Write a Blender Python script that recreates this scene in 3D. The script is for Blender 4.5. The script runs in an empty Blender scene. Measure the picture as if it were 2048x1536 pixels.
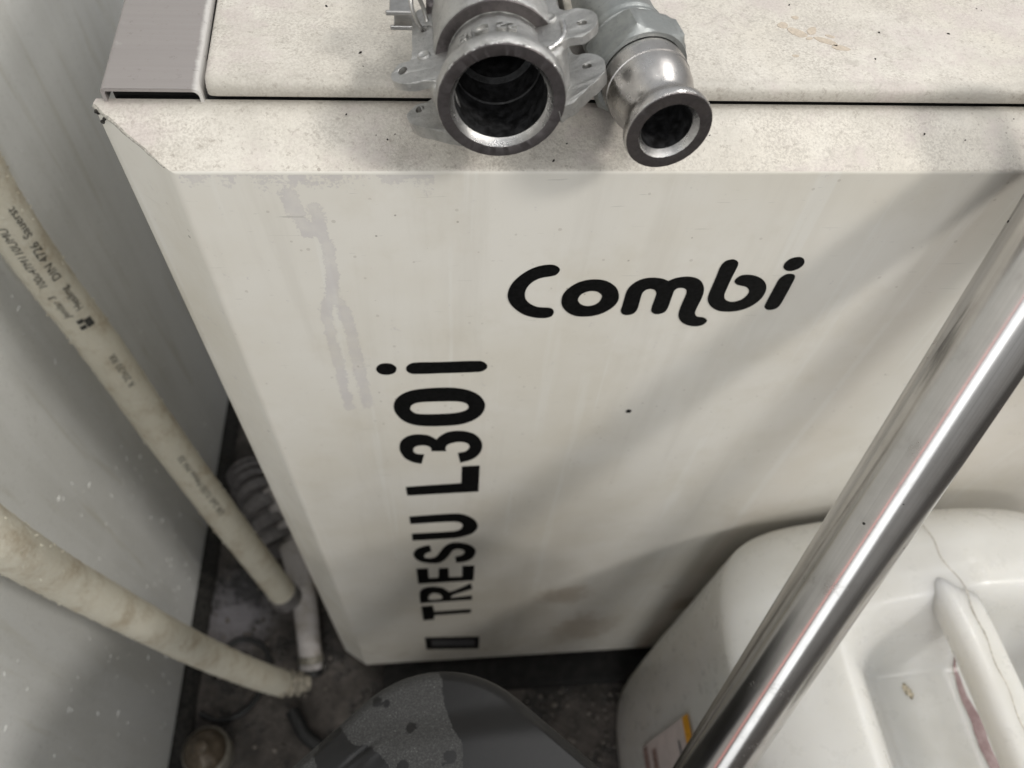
import bpy, bmesh, math, random
from mathutils import Vector, Matrix
from mathutils.geometry import tessellate_polygon

random.seed(7)
scene = bpy.context.scene
COL = scene.collection

# ------------------------------------------------------------------ camera
cam_d = bpy.data.cameras.new('camera')
cam = bpy.data.objects.new('camera', cam_d)
COL.objects.link(cam)
cam_d.sensor_fit = 'HORIZONTAL'
cam_d.sensor_width = 36.0
cam_d.lens = 26.016
cam_d.clip_start = 0.01
cam_d.clip_end = 50
R_ = [(0.9951, -0.0271, 0.0951), (-0.0758, -0.8271, 0.5569), (0.0636, -0.5614, -0.8251)]
rows = [Vector(r) for r in R_]
mw = Matrix(((rows[0][0], -rows[0][1], -rows[0][2], 0.1205),
             (rows[1][0], -rows[1][1], -rows[1][2], -0.2800),
             (rows[2][0], -rows[2][1], -rows[2][2], 1.2340),
             (0, 0, 0, 1)))
cam.matrix_world = mw
cam_d.dof.use_dof = True
cam_d.dof.focus_distance = 0.365
cam_d.dof.aperture_fstop = 7.6
scene.camera = cam

# ------------------------------------------------------------------ light
world = bpy.data.worlds.new('World')
scene.world = world
world.use_nodes = True
wt = world.node_tree
bg = wt.nodes['Background']
# a plain indoor surround: pale ceiling overhead, dimmer towards the walls
tc = wt.nodes.new('ShaderNodeTexCoord')
sx = wt.nodes.new('ShaderNodeSeparateXYZ')
wr = wt.nodes.new('ShaderNodeValToRGB')
wt.links.new(tc.outputs['Generated'], sx.inputs[0])
wt.links.new(sx.outputs['Z'], wr.inputs[0])
wr.color_ramp.elements[0].position = 0.0
wr.color_ramp.elements[0].color = (0.40, 0.39, 0.375, 1)
wr.color_ramp.elements[1].position = 0.75
wr.color_ramp.elements[1].color = (0.88, 0.91, 0.94, 1)
wt.links.new(wr.outputs[0], bg.inputs['Color'])
bg.inputs['Strength'].default_value = 0.64

def lamp(name, loc, target, sx, sy, power, color):
    d = bpy.data.lights.new(name, 'AREA')
    d.shape = 'RECTANGLE'
    d.size, d.size_y = sx, sy
    d.energy = power
    d.color = color
    o = bpy.data.objects.new(name, d)
    COL.objects.link(o)
    o.location = loc
    o.rotation_euler = (Vector(target) - Vector(loc)).to_track_quat('-Z', 'Y').to_euler()
    return o

lamp('overhead_light', (1.66, -0.99, 2.53), (0.3, 0, 0.8), 0.30, 0.30, 24, (1.0, 0.965, 0.905))
lamp('overhead_light', (0.10, -2.10, 2.55), (0.2, 0, 0.6), 0.5, 0.3, 12.5, (1.0, 0.98, 0.95))
lamp('overhead_light', (0.45, -0.28, 2.62), (0.35, -0.2, 0.7), 0.05, 1.0, 3.5, (1.0, 0.98, 0.95))  # narrow strip set overhead for a highlight along the steel tube
lamp('overhead_light', (1.10, 0.45, 2.65), (-0.2, 0.3, 0.8), 0.7, 0.3, 10, (1.0, 0.98, 0.95))  # added fill with no seen source, lifts the grey cabinet's upper side
# an unseen tall light in front of the machine, and a red one added in place of a red object: the steel tube mirrors both as long streaks
lamp('tall_lamp', (-0.50, -2.30, 1.05), (0.30, -0.2, 0.95), 0.80, 2.3, 10.0, (0.95, 0.98, 1.0))
lamp('red_streak_light', (-1.22, -1.87, 1.05), (0.30, -0.2, 0.95), 0.50, 2.3, 4.0, (1.0, 0.36, 0.32))

vs = scene.view_settings
vs.view_transform = 'Standard'
vs.look = 'None'
vs.exposure = 0.08
vs.gamma = 1.0
vs.use_curve_mapping = False
scene.cycles.max_bounces = 10
scene.cycles.diffuse_bounces = 4
scene.cycles.glossy_bounces = 4
scene.cycles.caustics_reflective = False
scene.cycles.caustics_refractive = False

# ------------------------------------------------------------------ node helper
class NT:
    def __init__(self, name):
        self.m = bpy.data.materials.new(name)
        self.m.use_nodes = True
        self.t = self.m.node_tree
        self.n = self.t.nodes
        self.b = self.n['Principled BSDF']
        self.tc = self.n.new('ShaderNodeTexCoord')
    def link(self, a, b): self.t.links.new(a, b)
    def put(self, sock, v):
        if hasattr(v, 'is_output') or isinstance(v, bpy.types.NodeSocket): self.link(v, sock)
        elif isinstance(v, (tuple, list)): sock.default_value = (*v, 1) if len(v) == 3 and len(sock.default_value) == 4 else v
        else: sock.default_value = v
    def coord(self, scale=(1, 1, 1), rot=(0, 0, 0), src='Object'):
        mp = self.n.new('ShaderNodeMapping')
        self.link(self.tc.outputs[src], mp.inputs[0])
        mp.inputs['Scale'].default_value = scale
        mp.inputs['Rotation'].default_value = rot
        return mp.outputs[0]
    def noise(self, scale, detail=4, rough=0.55, vec=None, dist=0.0):
        x = self.n.new('ShaderNodeTexNoise')
        x.inputs['Scale'].default_value = scale
        x.inputs['Detail'].default_value = detail
        x.inputs['Roughness'].default_value = rough
        x.inputs['Distortion'].default_value = dist
        self.link(vec if vec is not None else self.tc.outputs['Object'], x.inputs['Vector'])
        return x.outputs['Fac']
    def voro(self, scale, vec=None, feature='F1', out='Distance', rnd=1.0):
        x = self.n.new('ShaderNodeTexVoronoi')
        x.feature = feature
        x.inputs['Scale'].default_value = scale
        x.inputs['Randomness'].default_value = rnd
        self.link(vec if vec is not None else self.tc.outputs['Object'], x.inputs['Vector'])
        return x.outputs[out]
    def ramp(self, f, stops):
        x = self.n.new('ShaderNodeValToRGB')
        self.link(f, x.inputs[0])
        cr = x.color_ramp
        while len(cr.elements) < len(stops): cr.elements.new(0.5)
        for e, (p, c) in zip(cr.elements, stops):
            e.position = p
            e.color = (c, c, c, 1) if isinstance(c, (int, float)) else (*c, 1)
        return x.outputs[0]
    def mix(self, f, a, b, mode='MIX'):
        x = self.n.new('ShaderNodeMix')
        x.data_type = 'RGBA'
        x.blend_type = mode
        self.put(x.inputs[0], f); self.put(x.inputs[6], a); self.put(x.inputs[7], b)
        return x.outputs[2]
    def math(self, op, a, b=0.0, clamp=False):
        x = self.n.new('ShaderNodeMath')
        x.operation = op
        x.use_clamp = clamp
        self.put(x.inputs[0], a); self.put(x.inputs[1], b)
        return x.outputs[0]
    def step(self, f, lo, hi):
        x = self.n.new('ShaderNodeMapRange')
        x.interpolation_type = 'SMOOTHSTEP'
        self.put(x.inputs[0], f); x.inputs[1].default_value = lo; x.inputs[2].default_value = hi
        return x.outputs[0]
    def attr(self, name):
        x = self.n.new('ShaderNodeAttribute')
        x.attribute_name = name
        return x.outputs['Fac']
    def bump(self, h, strength=0.3, dist=0.001, prev=None):
        x = self.n.new('ShaderNodeBump')
        x.inputs['Strength'].default_value = strength
        x.inputs['Distance'].default_value = dist
        self.link(h, x.inputs['Height'])
        if prev is not None: self.link(prev, x.inputs['Normal'])
        return x.outputs[0]
    def out(self, color=None, rough=None, metal=None, normal=None, **kw):
        for k, v in (('Base Color', color), ('Roughness', rough), ('Metallic', metal), ('Normal', normal)):
            if v is not None: self.put(self.b.inputs[k], v)
        for k, v in kw.items(): self.put(self.b.inputs[k.replace('_', ' ')], v)
        return self.m

def plain(name, color, rough=0.5, metal=0.0, nscale=300, namt=0.25, bump=0.0):
    q = NT(name)
    f = q.noise(nscale, 5, 0.6)
    c = q.mix(q.step(f, 0.35, 0.7), tuple(x * (1 - namt) for x in color), tuple(min(1, x * (1 + namt)) for x in color))
    nrm = q.bump(f, bump, 0.001) if bump else None
    return q.out(c, rough, metal, nrm)

# ------------------------------------------------------------------ mesh helper
def smoothstep(a, b, x):
    t = min(1, max(0, (x - a) / (b - a)))
    return t * t * (3 - 2 * t)

class MB:
    def __init__(self): self.v = []; self.f = []; self.at = {}
    def add(self, vs, fs):
        o = len(self.v)
        self.v += [tuple(p) for p in vs]
        self.f += [tuple(i + o for i in f) for f in fs]
        return o
    def rings(self, rings, closed=True, cap0=False, cap1=False):
        n = len(rings[0]); o = len(self.v)
        for r in rings: self.v += [tuple(p) for p in r]
        m = n if closed else n - 1
        for k in range(len(rings) - 1):
            for i in range(m):
                a, b = o + k * n + i, o + k * n + (i + 1) % n
                self.f.append((a, b, b + n, a + n))
        if cap0: self.f.append(tuple(o + i for i in reversed(range(n))))
        if cap1: self.f.append(tuple(o + (len(rings) - 1) * n + i for i in range(n)))
    def lathe(self, prof, frame, seg=64, closed_prof=False, wob=0.0):
        O, A, U, V = frame
        rr = []
        for r, s in prof:
            rr.append([O + A * s + (U * math.cos(t) + V * math.sin(t)) * (r + (random.uniform(-wob, wob) if wob else 0)) for t in [2 * math.pi * i / seg for i in range(seg)]])
        if closed_prof: rr.append(rr[0])
        self.rings(rr)
    def tube(self, path, rad, seg=20, cap=True):
        n = len(path)
        rr = []
        up = Vector((0.13, 0.31, 0.94)).normalized()
        for i, p in enumerate(path):
            t = (path[min(n - 1, i + 1)] - path[max(0, i - 1)]).normalized()
            u = (up - t * up.dot(t)).normalized()
            w = t.cross(u)
            r = rad(i / (n - 1)) if callable(rad) else rad
            rr.append([p + (u * math.cos(a) + w * math.sin(a)) * r for a in [2 * math.pi * k / seg for k in range(seg)]])
            up = u
        self.rings(rr, True, cap, cap)
    def box(self, a, b):
        x0, y0, z0 = a; x1, y1, z1 = b
        self.add([(x0, y0, z0), (x1, y0, z0), (x1, y1, z0), (x0, y1, z0), (x0, y0, z1), (x1, y0, z1), (x1, y1, z1), (x0, y1, z1)],
                 [(0, 3, 2, 1), (4, 5, 6, 7), (0, 1, 5, 4), (1, 2, 6, 5), (2, 3, 7, 6), (3, 0, 4, 7)])
    def extrude(self, loops, f, d):
        """loops: list of 2-D loops (first outer, others holes); f maps (u,v)->point; d extrusion vector"""
        flat = [p for l in loops for p in l]
        tri = tessellate_polygon([[Vector((p[0], p[1], 0)) for p in l] for l in loops])
        P = [Vector(f(p)) for p in flat]
        n = len(P)
        o = len(self.v)
        self.v += [tuple(p) for p in P] + [tuple(p + d) for p in P]
        for t in tri:
            self.f.append((o + t[0], o + t[1], o + t[2]))
            self.f.append((o + n + t[2], o + n + t[1], o + n + t[0]))
        k = 0
        for l in loops:
            m = len(l)
            for i in range(m):
                a, b = o + k + i, o + k + (i + 1) % m
                self.f.append((a, b, b + n, a + n))
            k += m
    def build(self, name, mat, parent=None, smooth=35, bevel=0, seg=2, recalc=True, sub=0):
        L = parent_origin(parent)
        me = bpy.data.meshes.new(name)
        me.from_pydata([(x - L[0], y - L[1], z - L[2]) for x, y, z in self.v], [], self.f)
        me.update()
        if recalc:
            bm = bmesh.new(); bm.from_mesh(me)
            bmesh.ops.recalc_face_normals(bm, faces=bm.faces)
            bm.to_mesh(me); bm.free()
        for k, vals in self.at.items():
            a = me.attributes.new(k, 'FLOAT', 'POINT')
            a.data.foreach_set('value', vals)
        if smooth:
            me.polygons.foreach_set('use_smooth', [True] * len(me.polygons))
            me.set_sharp_from_angle(angle=math.radians(smooth))
        me.materials.append(mat)
        o = bpy.data.objects.new(name, me)
        COL.objects.link(o)
        if parent is not None: o.parent = parent
        if bevel:
            b = o.modifiers.new('bevel', 'BEVEL')
            b.width = bevel; b.segments = seg; b.limit_method = 'ANGLE'; b.angle_limit = math.radians(38)
            b.use_clamp_overlap = True
            b.harden_normals = False
        return o

def parent_origin(p):
    L = Vector((0, 0, 0))
    while p is not None:
        L += p.location
        p = p.parent
    return L

def thing(name, label, cat, loc=(0, 0, 0), group=None):
    o = bpy.data.objects.new(name, None)
    COL.objects.link(o)
    o.location = loc
    o.empty_display_size = 0.05
    o['label'] = label; o['category'] = cat
    if group: o['group'] = group
    return o
def tag(o, label, cat, group=None):
    o['label'] = label; o['category'] = cat
    if group: o['group'] = group
    return o

def catmull(pts, n=8, closed=False):
    P = [Vector(p) for p in pts]
    m = len(P)
    out = []
    rng = range(m if closed else m - 1)
    for i in rng:
        if closed: a, b, c, d = P[i - 1], P[i], P[(i + 1) % m], P[(i + 2) % m]
        else: a, b, c, d = P[max(0, i - 1)], P[i], P[i + 1], P[min(m - 1, i + 2)]
        for k in range(n):
            t = k / n
            out.append(0.5 * ((2 * b) + (c - a) * t + (2 * a - 5 * b + 4 * c - d) * t * t + (3 * b - a - 3 * c + d) * t ** 3))
    if not closed: out.append(P[-1])
    return out

def glyph_loop(s, n=5):
    pts = []
    for w in s.split():
        c = w.endswith('*')
        a, b = w.rstrip('*').split(',')
        pts.append((int(a) * 1e-4, int(b) * 1e-4, c))
    m = len(pts)
    out = []
    for i in range(m):
        p0, p1, p2, p3 = pts[i - 1], pts[i], pts[(i + 1) % m], pts[(i + 2) % m]
        a, b, c, d = [Vector(p[:2]) for p in (p0, p1, p2, p3)]
        seg = (c - b).length
        def tan(pp, p, q, corner):
            if corner: return (c - b)
            l0, l1 = (p - pp).length, (q - p).length
            t = (q - pp) / max(l0 + l1, 1e-9)
            return t * seg
        t1 = tan(a, b, c, p1[2]); t2 = tan(b, c, d, p2[2])
        if p1[2] and p2[2]: out.append(b); continue
        for k in range(n):
            t = k / n
            h = (2*t**3-3*t*t+1)*b + (t**3-2*t*t+t)*t1 + (-2*t**3+3*t*t)*c + (t**3-t*t)*t2
            out.append(h)
    return [(p.x, p.y) for p in out]

def frame_of(O, A, up=Vector((0, 0, 1))):
    A = A.normalized()
    if abs(up.dot(A)) > 0.999: up = Vector((0, 1, 0))
    V = (up - A * up.dot(A)).normalized()
    U = V.cross(A)
    return (Vector(O), A, U, V)

def text_mesh(body, size, bold=0.0):
    cu = bpy.data.curves.new('lettering', 'FONT')
    cu.body = body; cu.size = size; cu.offset = bold
    cu.resolution_u = 3
    o = bpy.data.objects.new('lettering', cu)
    COL.objects.link(o)
    dg = bpy.context.evaluated_depsgraph_get()
    me = o.evaluated_get(dg).to_mesh()
    vs = [tuple(v.co) for v in me.vertices]
    fs = [tuple(p.vertices) for p in me.polygons]
    o.evaluated_get(dg).to_mesh_clear()
    bpy.data.objects.remove(o); bpy.data.curves.remove(cu)
    return vs, fs

# outlines of the printed letters, 0.1 mm units on the panel (x, height); * = sharp corner
GLYPHS = {
 'C': ['1879,9317 1860,9345 1827,9358 1787,9355 1739,9339 1693,9307 1651,9262 1618,9206 1601,9145 1600,9096 1617,9038 1657,8979 1708,8932 1764,8906 1808,8897 1848,8898 1875,8912 1886,8946 1876,8976 1853,8990 1818,8994 1779,9001 1739,9028 1709,9068 1699,9114 1704,9163 1724,9207 1757,9240 1792,9257 1833,9265 1863,9278'],
 'o': ['2076,9233 2133,9228 2184,9203 2231,9155 2255,9094 2259,9043 2237,8985 2187,8934 2132,8909 2073,8903 2018,8912 1964,8951 1930,9004 1919,9052 1924,9113 1951,9164 1992,9205 2036,9226', '2087,9136 2122,9127 2150,9100 2156,9075 2146,9035 2117,9007 2079,9000 2042,9016 2019,9049 2017,9075 2030,9107 2055,9127'],
 'm': ['2294,8946 2293,8991 2293,9064 2296,9136 2315,9184 2350,9221 2394,9239 2438,9241 2444,9240 2485,9231 2524,9211* 2557,9233 2599,9244 2638,9245 2680,9234 2717,9208 2746,9165 2761,9120 2766,9061 2762,8992 2761,8930 2769,8902 2788,8881 2827,8872 2855,8851 2861,8831 2847,8802 2819,8788 2782,8788 2734,8806 2693,8840 2667,8885 2658,8933 2657,9010 2660,9086 2656,9119 2643,9141 2618,9151 2592,9146 2579,9126* 2579,9058 2579,8974 2570,8935 2544,8916 2513,8915 2488,8934 2479,8961 2478,9023 2479,9083 2476,9109 2460,9135 2435,9147 2431,9147 2407,9137 2393,9112 2392,9047 2392,8962 2378,8925 2346,8910 2314,8917'],
 'b': ['2813,9368 2836,9381 2859,9383 2886,9367 2897,9344 2898,9303 2895,9226 2895,9132 2898,9080 2915,9042 2945,9020 2977,9016 3014,9032 3035,9062 3042,9099 3030,9129 3004,9153 2971,9163 2942,9175 2923,9197 2924,9222 2943,9248 2975,9255 3016,9250 3064,9230 3107,9193 3133,9149 3144,9097 3137,9037 3108,8983 3063,8945 3011,8927 2954,8925 2898,8938 2844,8979 2811,9029 2800,9075 2799,9149 2799,9249 2799,9328'],
 'i': ['3194,9231 3215,9254 3244,9258 3268,9247 3279,9225 3282,9160 3283,9063 3281,8979 3269,8948 3242,8934 3214,8937 3190,8958 3185,8981 3184,9051 3185,9133 3186,9206'],
 'idot': ['3233,9397 3261,9388 3281,9364 3286,9334 3271,9303 3243,9286 3213,9284 3185,9301 3172,9325 3175,9359 3194,9386'],
 'i2dot': ['859,8469 893,8459 917,8428 919,8400 906,8364 875,8345 843,8343 811,8357 792,8394 795,8427 820,8460'],
 'i2': ['1031,8467 1205,8468 1452,8470 1485,8454 1506,8420 1503,8386 1475,8355 1441,8348 1203,8344 1026,8345 994,8364 981,8403 995,8441'],
 '0': ['1227,8173 1323,8159 1406,8122 1470,8055 1504,7970 1508,7903 1484,7810 1420,7730 1325,7682 1207,7672 1090,7676 989,7707 920,7774 880,7872 872,7952 887,8029 933,8102 1003,8148 1099,8168', '1225,8003 1309,7998 1366,7977 1391,7936 1385,7890 1346,7859 1281,7842 1195,7837 1095,7839 1024,7853 991,7892 984,7926 1001,7971 1044,7997 1128,8004'],
 '3': ['1041,7559 1100,7540 1144,7492 1160,7476* 1182,7519 1236,7575 1303,7593 1370,7584 1439,7540 1486,7461 1506,7367 1499,7271 1470,7192 1423,7137 1339,7093* 1319,7256* 1374,7272 1404,7318 1407,7366 1387,7406 1341,7428 1288,7421 1242,7393 1224,7339 1229,7291* 1114,7300* 1114,7347 1088,7384 1043,7396 996,7379 978,7333 985,7285 1014,7259 1058,7252* 1033,7100* 970,7130 910,7201 881,7301 876,7380 895,7471 936,7529 989,7558'],
 'L': ['887,6701* 1350,6730* 1352,7028* 1496,7034* 1498,6559* 891,6537*'],
 'U': ['886,6102* 1271,6125 1365,6103 1452,6014 1503,5890 1506,5769 1459,5649 1369,5583 1269,5556 888,5543* 891,5711* 1269,5721 1338,5751 1369,5833 1352,5912 1289,5949 888,5939*'],
 'S': ['1049,5407* 1063,5247* 1007,5199 986,5131 997,5072 1045,5057 1098,5087 1153,5235 1207,5379 1279,5443 1360,5427 1443,5363 1498,5247 1502,5134 1471,4993 1396,4915 1310,4897* 1299,5060* 1363,5095 1394,5176 1377,5240 1330,5274 1278,5247 1236,5112 1181,4974 1116,4909 1030,4921 946,4977 893,5086 882,5201 918,5321 982,5381'],
 'E': ['893,4773* 1013,4772* 1012,4470* 1118,4470* 1126,4755* 1228,4756* 1231,4470* 1376,4464* 1374,4797* 1502,4785* 1501,4329* 893,4312*'],
 'R': ['890,3635* 898,4007 938,4142 1032,4190 1147,4144 1205,4046 1240,3987 1381,4124 1473,4249* 1495,4053* 1383,3964 1263,3855 1253,3771* 1493,3817* 1496,3665*', '997,3751 1007,3916 1050,3975 1109,3947 1143,3868 1144,3756'],
 'T': ['897,3516* 1033,3532* 1046,3288* 1496,3309* 1492,3164* 1043,3142* 1037,2971* 902,2953*'],
 'emblem': ['896,2192* 1628,2076* 1634,1463* 898,1593*'],
 'emblem_in': ['976,2038* 1571,1934* 1575,1642* 975,1750*'],
 'dripA': ['613,9786 624,9668 636,9488 634,9306 611,9134 552,9006 557,8797 562,8491 559,8238 566,7961'],
 'dripB': ['611,9134 655,9016 671,8793 673,8567 689,8267 700,7973'],
 'dripC': ['498,9862 530,9719 559,9627'],
 'rust': ['2529,3836 2735,4064 2686,3047', '3934,3516 3937,3877'],
}
# ------------------------------------------------------------------ materials
def mat_paint(name, base, panel=False):
    q = NT(name)
    big = q.noise(9, 4, 0.6)
    fine = q.noise(420, 5, 0.65)
    c = q.mix(q.step(big, 0.35, 0.7), base, tuple(x * k for x, k in zip(base, (0.93, 0.915, 0.88))))
    if panel:
        vec = q.coord((26, 26, 1.6))
        runs = q.noise(1.0, 5, 0.6, vec, 0.4)
        c = q.mix(q.math('MULTIPLY', q.step(runs, 0.52, 0.66), 0.30), c, (base[0] * 0.80, base[1] * 0.785, base[2] * 0.76))
        vec2 = q.coord((60, 60, 2.2), (0, 0.1, 0))
        runs2 = q.noise(1.0, 4, 0.6, vec2, 0.3)
        c = q.mix(q.math('MULTIPLY', q.step(runs2, 0.58, 0.66), 0.22), c, (0.80, 0.80, 0.77))
        sn = q.noise(520, 4, 0.7)
        sn2 = q.noise(90, 3, 0.6)
        st = q.math('ADD', q.attr('stain'), q.math('ADD', q.math('MULTIPLY', q.math('SUBTRACT', sn, 0.5), 1.3), q.math('MULTIPLY', q.math('SUBTRACT', sn2, 0.5), 1.5)))
        vary = q.step(q.noise(60, 4, 0.6), 0.3, 0.7)
        body = q.math('MULTIPLY', q.step(st, 0.36, 0.52), q.math('ADD', 0.20, q.math('MULTIPLY', vary, 0.28)))
        c = q.mix(body, c, (0.46, 0.43, 0.455))
        rim = q.math('MULTIPLY', q.step(st, 0.30, 0.40), q.math('SUBTRACT', 1.0, q.step(st, 0.42, 0.60)))
        c = q.mix(q.math('MULTIPLY', rim, 0.18), c, (0.36, 0.33, 0.35))
        rn = q.noise(45, 5, 0.65)
        ru = q.math('ADD', q.attr('rust'), q.math('MULTIPLY', q.math('SUBTRACT', rn, 0.5), 1.2))
        c = q.mix(q.math('MULTIPLY', q.step(ru, 0.3, 0.75), 0.55), c, (0.33, 0.25, 0.17))
    # sparse scratches and specks
    dv = q.voro(95, out='Distance')
    dr = q.voro(95, out='Color')
    sp = q.n.new('ShaderNodeSeparateColor'); q.link(dr, sp.inputs[0])
    dot = q.math('MULTIPLY', q.math('LESS_THAN', dv, q.math('MULTIPLY', sp.outputs[1], 0.13)), q.math('GREATER_THAN', sp.outputs[0], 0.93 if panel else 0.80))
    c = q.mix(q.math('MULTIPLY', dot, 0.65), c, (0.20, 0.17, 0.14))
    dv2 = q.voro(260); dr2 = q.voro(260, out='Color')
    sp2 = q.n.new('ShaderNodeSeparateColor'); q.link(dr2, sp2.inputs[0])
    thr = 0.94 if panel else 0.55
    dot2 = q.math('MULTIPLY', q.math('LESS_THAN', dv2, q.math('MULTIPLY', sp2.outputs[1], 0.28)), q.math('GREATER_THAN', sp2.outputs[0], thr))
    c = q.mix(q.math('MULTIPLY', dot2, 0.30), c, (0.30, 0.26, 0.22))
    if not panel:
        gn = q.noise(760, 4, 0.75)
        c = q.mix(q.math('MULTIPLY', q.step(gn, 0.42, 0.60), q.math('ADD', 0.22, q.math('MULTIPLY', q.step(q.noise(26, 5, 0.7), 0.36, 0.64), 0.55))), c, (0.42, 0.385, 0.34))
        wide = q.noise(11, 5, 0.7)
        c = q.mix(q.math('MULTIPLY', q.step(wide, 0.47, 0.64), 0.42), c, (0.45, 0.42, 0.37))
        sp3 = q.n.new('ShaderNodeSeparateXYZ'); q.link(q.tc.outputs['Object'], sp3.inputs[0])
        yy = q.math('ADD', sp3.outputs[1], q.math('MULTIPLY', q.math('SUBTRACT', q.noise(70, 5, 0.7), 0.5), 0.010))
        joint = q.math('MULTIPLY', q.step(yy, -0.2755, -0.2690), q.math('SUBTRACT', 1.0, q.step(yy, -0.2640, -0.2590)))
        c = q.mix(q.math('MULTIPLY', joint, 0.42), c, (0.36, 0.34, 0.30))
        fleck = q.noise(310, 5, 0.8)
        c = q.mix(q.math('MULTIPLY', q.step(fleck, 0.565, 0.63), 0.5), c, (0.27, 0.235, 0.20))
        pk = q.noise(14, 5, 0.7)
        c = q.mix(q.math('MULTIPLY', q.step(pk, 0.50, 0.64), 0.55), c, (0.52, 0.455, 0.435))
        g = q.noise(150, 6, 0.75, None, 0.6)
        gate = q.noise(20, 4, 0.65)
        dirt = q.math('MULTIPLY', q.step(g, 0.53, 0.66), q.step(gate, 0.42, 0.62))
        c = q.mix(q.math('MULTIPLY', dirt, 0.55), c, (0.36, 0.33, 0.29))
        # crackle in the paint, only in patches
        cr = q.voro(640, feature='DISTANCE_TO_EDGE')
        gate2 = q.noise(33, 3, 0.5)
        ck = q.math('MULTIPLY', q.math('LESS_THAN', cr, 0.05), q.step(gate2, 0.63, 0.70))
        c = q.mix(q.math('MULTIPLY', ck, 0.28), c, (0.25, 0.2, 0.16))
    else:
        for rot_, sc_, th_ in (((0, 0.5, 0), (35, 1, 420), 0.725), ((0, -0.9, 0), (28, 1, 300), 0.735), ((0, 1.35, 0), (45, 1, 500), 0.725)):
            sv = q.coord(sc_, rot_)
            scr = q.noise(1.0, 3, 0.5, sv, 0.6)
            c = q.mix(q.math('MULTIPLY', q.step(scr, th_, th_ + 0.03), 0.42), c, (0.42, 0.40, 0.36))
        fl = q.noise(16, 5, 0.7)
        c = q.mix(q.math('MULTIPLY', q.step(fl, 0.50, 0.72), 0.32), c, (0.58, 0.535, 0.45))
        fl2 = q.noise(5, 4, 0.6)
        c = q.mix(q.math('MULTIPLY', q.step(fl2, 0.46, 0.66), 0.22), c, (0.58, 0.53, 0.43))
    rg = q.mix(q.step(q.noise(30, 4), 0.3, 0.7), (0.30,) * 3 if panel else (0.42,) * 3, (0.46,) * 3 if panel else (0.62,) * 3)
    nrm = q.bump(fine, 0.05 if panel else 0.6, 0.0009)
    return q.out(c, rg, 0.0, nrm)

M_panel = mat_paint('panel_paint', (0.705, 0.678, 0.622), True)
M_lid = mat_paint('lid_paint', (0.66, 0.625, 0.565))
M_black = plain('lettering_black', (0.006, 0.006, 0.006), 0.5, nscale=400, namt=0.4)
M_black.node_tree.nodes['Principled BSDF'].inputs['Specular IOR Level'].default_value = 0.08
M_dark = plain('dark_base_and_shade', (0.012, 0.011, 0.010), 0.9, nscale=60, namt=0.5)
M_grime = plain('grime_black', (0.02, 0.018, 0.015), 0.85, nscale=220, namt=0.8, bump=0.8)
M_emb = plain('emblem_grey', (0.075, 0.075, 0.08), 0.5)
M_chip = plain('bare_primer', (0.50, 0.43, 0.35), 0.8, nscale=500, namt=0.12, bump=0.3)
M_weld = plain('seam_filler', (0.36, 0.34, 0.30), 0.7, nscale=700, namt=0.3, bump=0.6)

def mat_strip():
    q = NT('mauve_steel')
    v = q.coord((6, 260, 40))
    br = q.noise(1.0, 4, 0.6, v)
    c = q.mix(br, (0.265, 0.243, 0.235), (0.325, 0.30, 0.29))
    sp = q.noise(420, 4, 0.7)
    c = q.mix(q.math('MULTIPLY', q.step(sp, 0.63, 0.70), 0.6), c, (0.25, 0.2, 0.19))
    pale = q.noise(30, 5, 0.6)
    c = q.mix(q.math('MULTIPLY', q.step(pale, 0.60, 0.68), 0.35), c, (0.54, 0.52, 0.515))
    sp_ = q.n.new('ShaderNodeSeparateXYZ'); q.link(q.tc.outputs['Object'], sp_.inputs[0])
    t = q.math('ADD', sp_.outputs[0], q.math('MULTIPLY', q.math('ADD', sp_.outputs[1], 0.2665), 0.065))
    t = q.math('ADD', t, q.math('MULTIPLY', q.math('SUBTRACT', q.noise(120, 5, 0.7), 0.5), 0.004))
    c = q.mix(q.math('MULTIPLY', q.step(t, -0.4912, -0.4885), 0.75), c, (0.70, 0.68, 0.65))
    c = q.mix(q.math('MULTIPLY', q.step(q.noise(200, 5, 0.75), 0.60, 0.66), 0.5), c, (0.20, 0.18, 0.17))
    return q.out(c, 0.42, 0.15, q.bump(br, 0.08, 0.0004))
M_strip = mat_strip()
M_rubber_shade = plain('black_rubber_and_shade', (0.012, 0.012, 0.012), 0.55)

def mat_grey_cab():
    q = NT('grey_cabinet_paint')
    v = q.coord((20, 20, 2.2))
    st = q.noise(1.0, 5, 0.62, v, 0.5)
    c = q.mix(q.step(st, 0.4, 0.68), (0.765, 0.768, 0.748), (0.70, 0.70, 0.672))
    v2 = q.coord((34, 34, 3.5))
    y = q.noise(1.0, 4, 0.6, v2, 0.4)
    c = q.mix(q.math('MULTIPLY', q.step(y, 0.57, 0.68), 0.3), c, (0.46, 0.43, 0.32))
    bl = q.noise(9, 6, 0.72)
    c = q.mix(q.math('MULTIPLY', q.step(bl, 0.50, 0.72), 0.42), c, (0.80, 0.80, 0.79))
    lint = q.noise(75, 6, 0.8, None, 1.2)
    c = q.mix(q.math('MULTIPLY', q.step(lint, 0.60, 0.66), 0.55), c, (0.86, 0.86, 0.84))
    pits = q.noise(260, 4, 0.7)
    c = q.mix(q.math('MULTIPLY', q.step(pits, 0.58, 0.68), 0.34), c, (0.38, 0.37, 0.34))
    rg = q.mix(q.step(bl, 0.4, 0.65), (0.36,) * 3, (0.55,) * 3)
    return q.out(c, rg, 0.0, q.bump(lint, 0.35, 0.002))
M_grey = mat_grey_cab()

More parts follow.
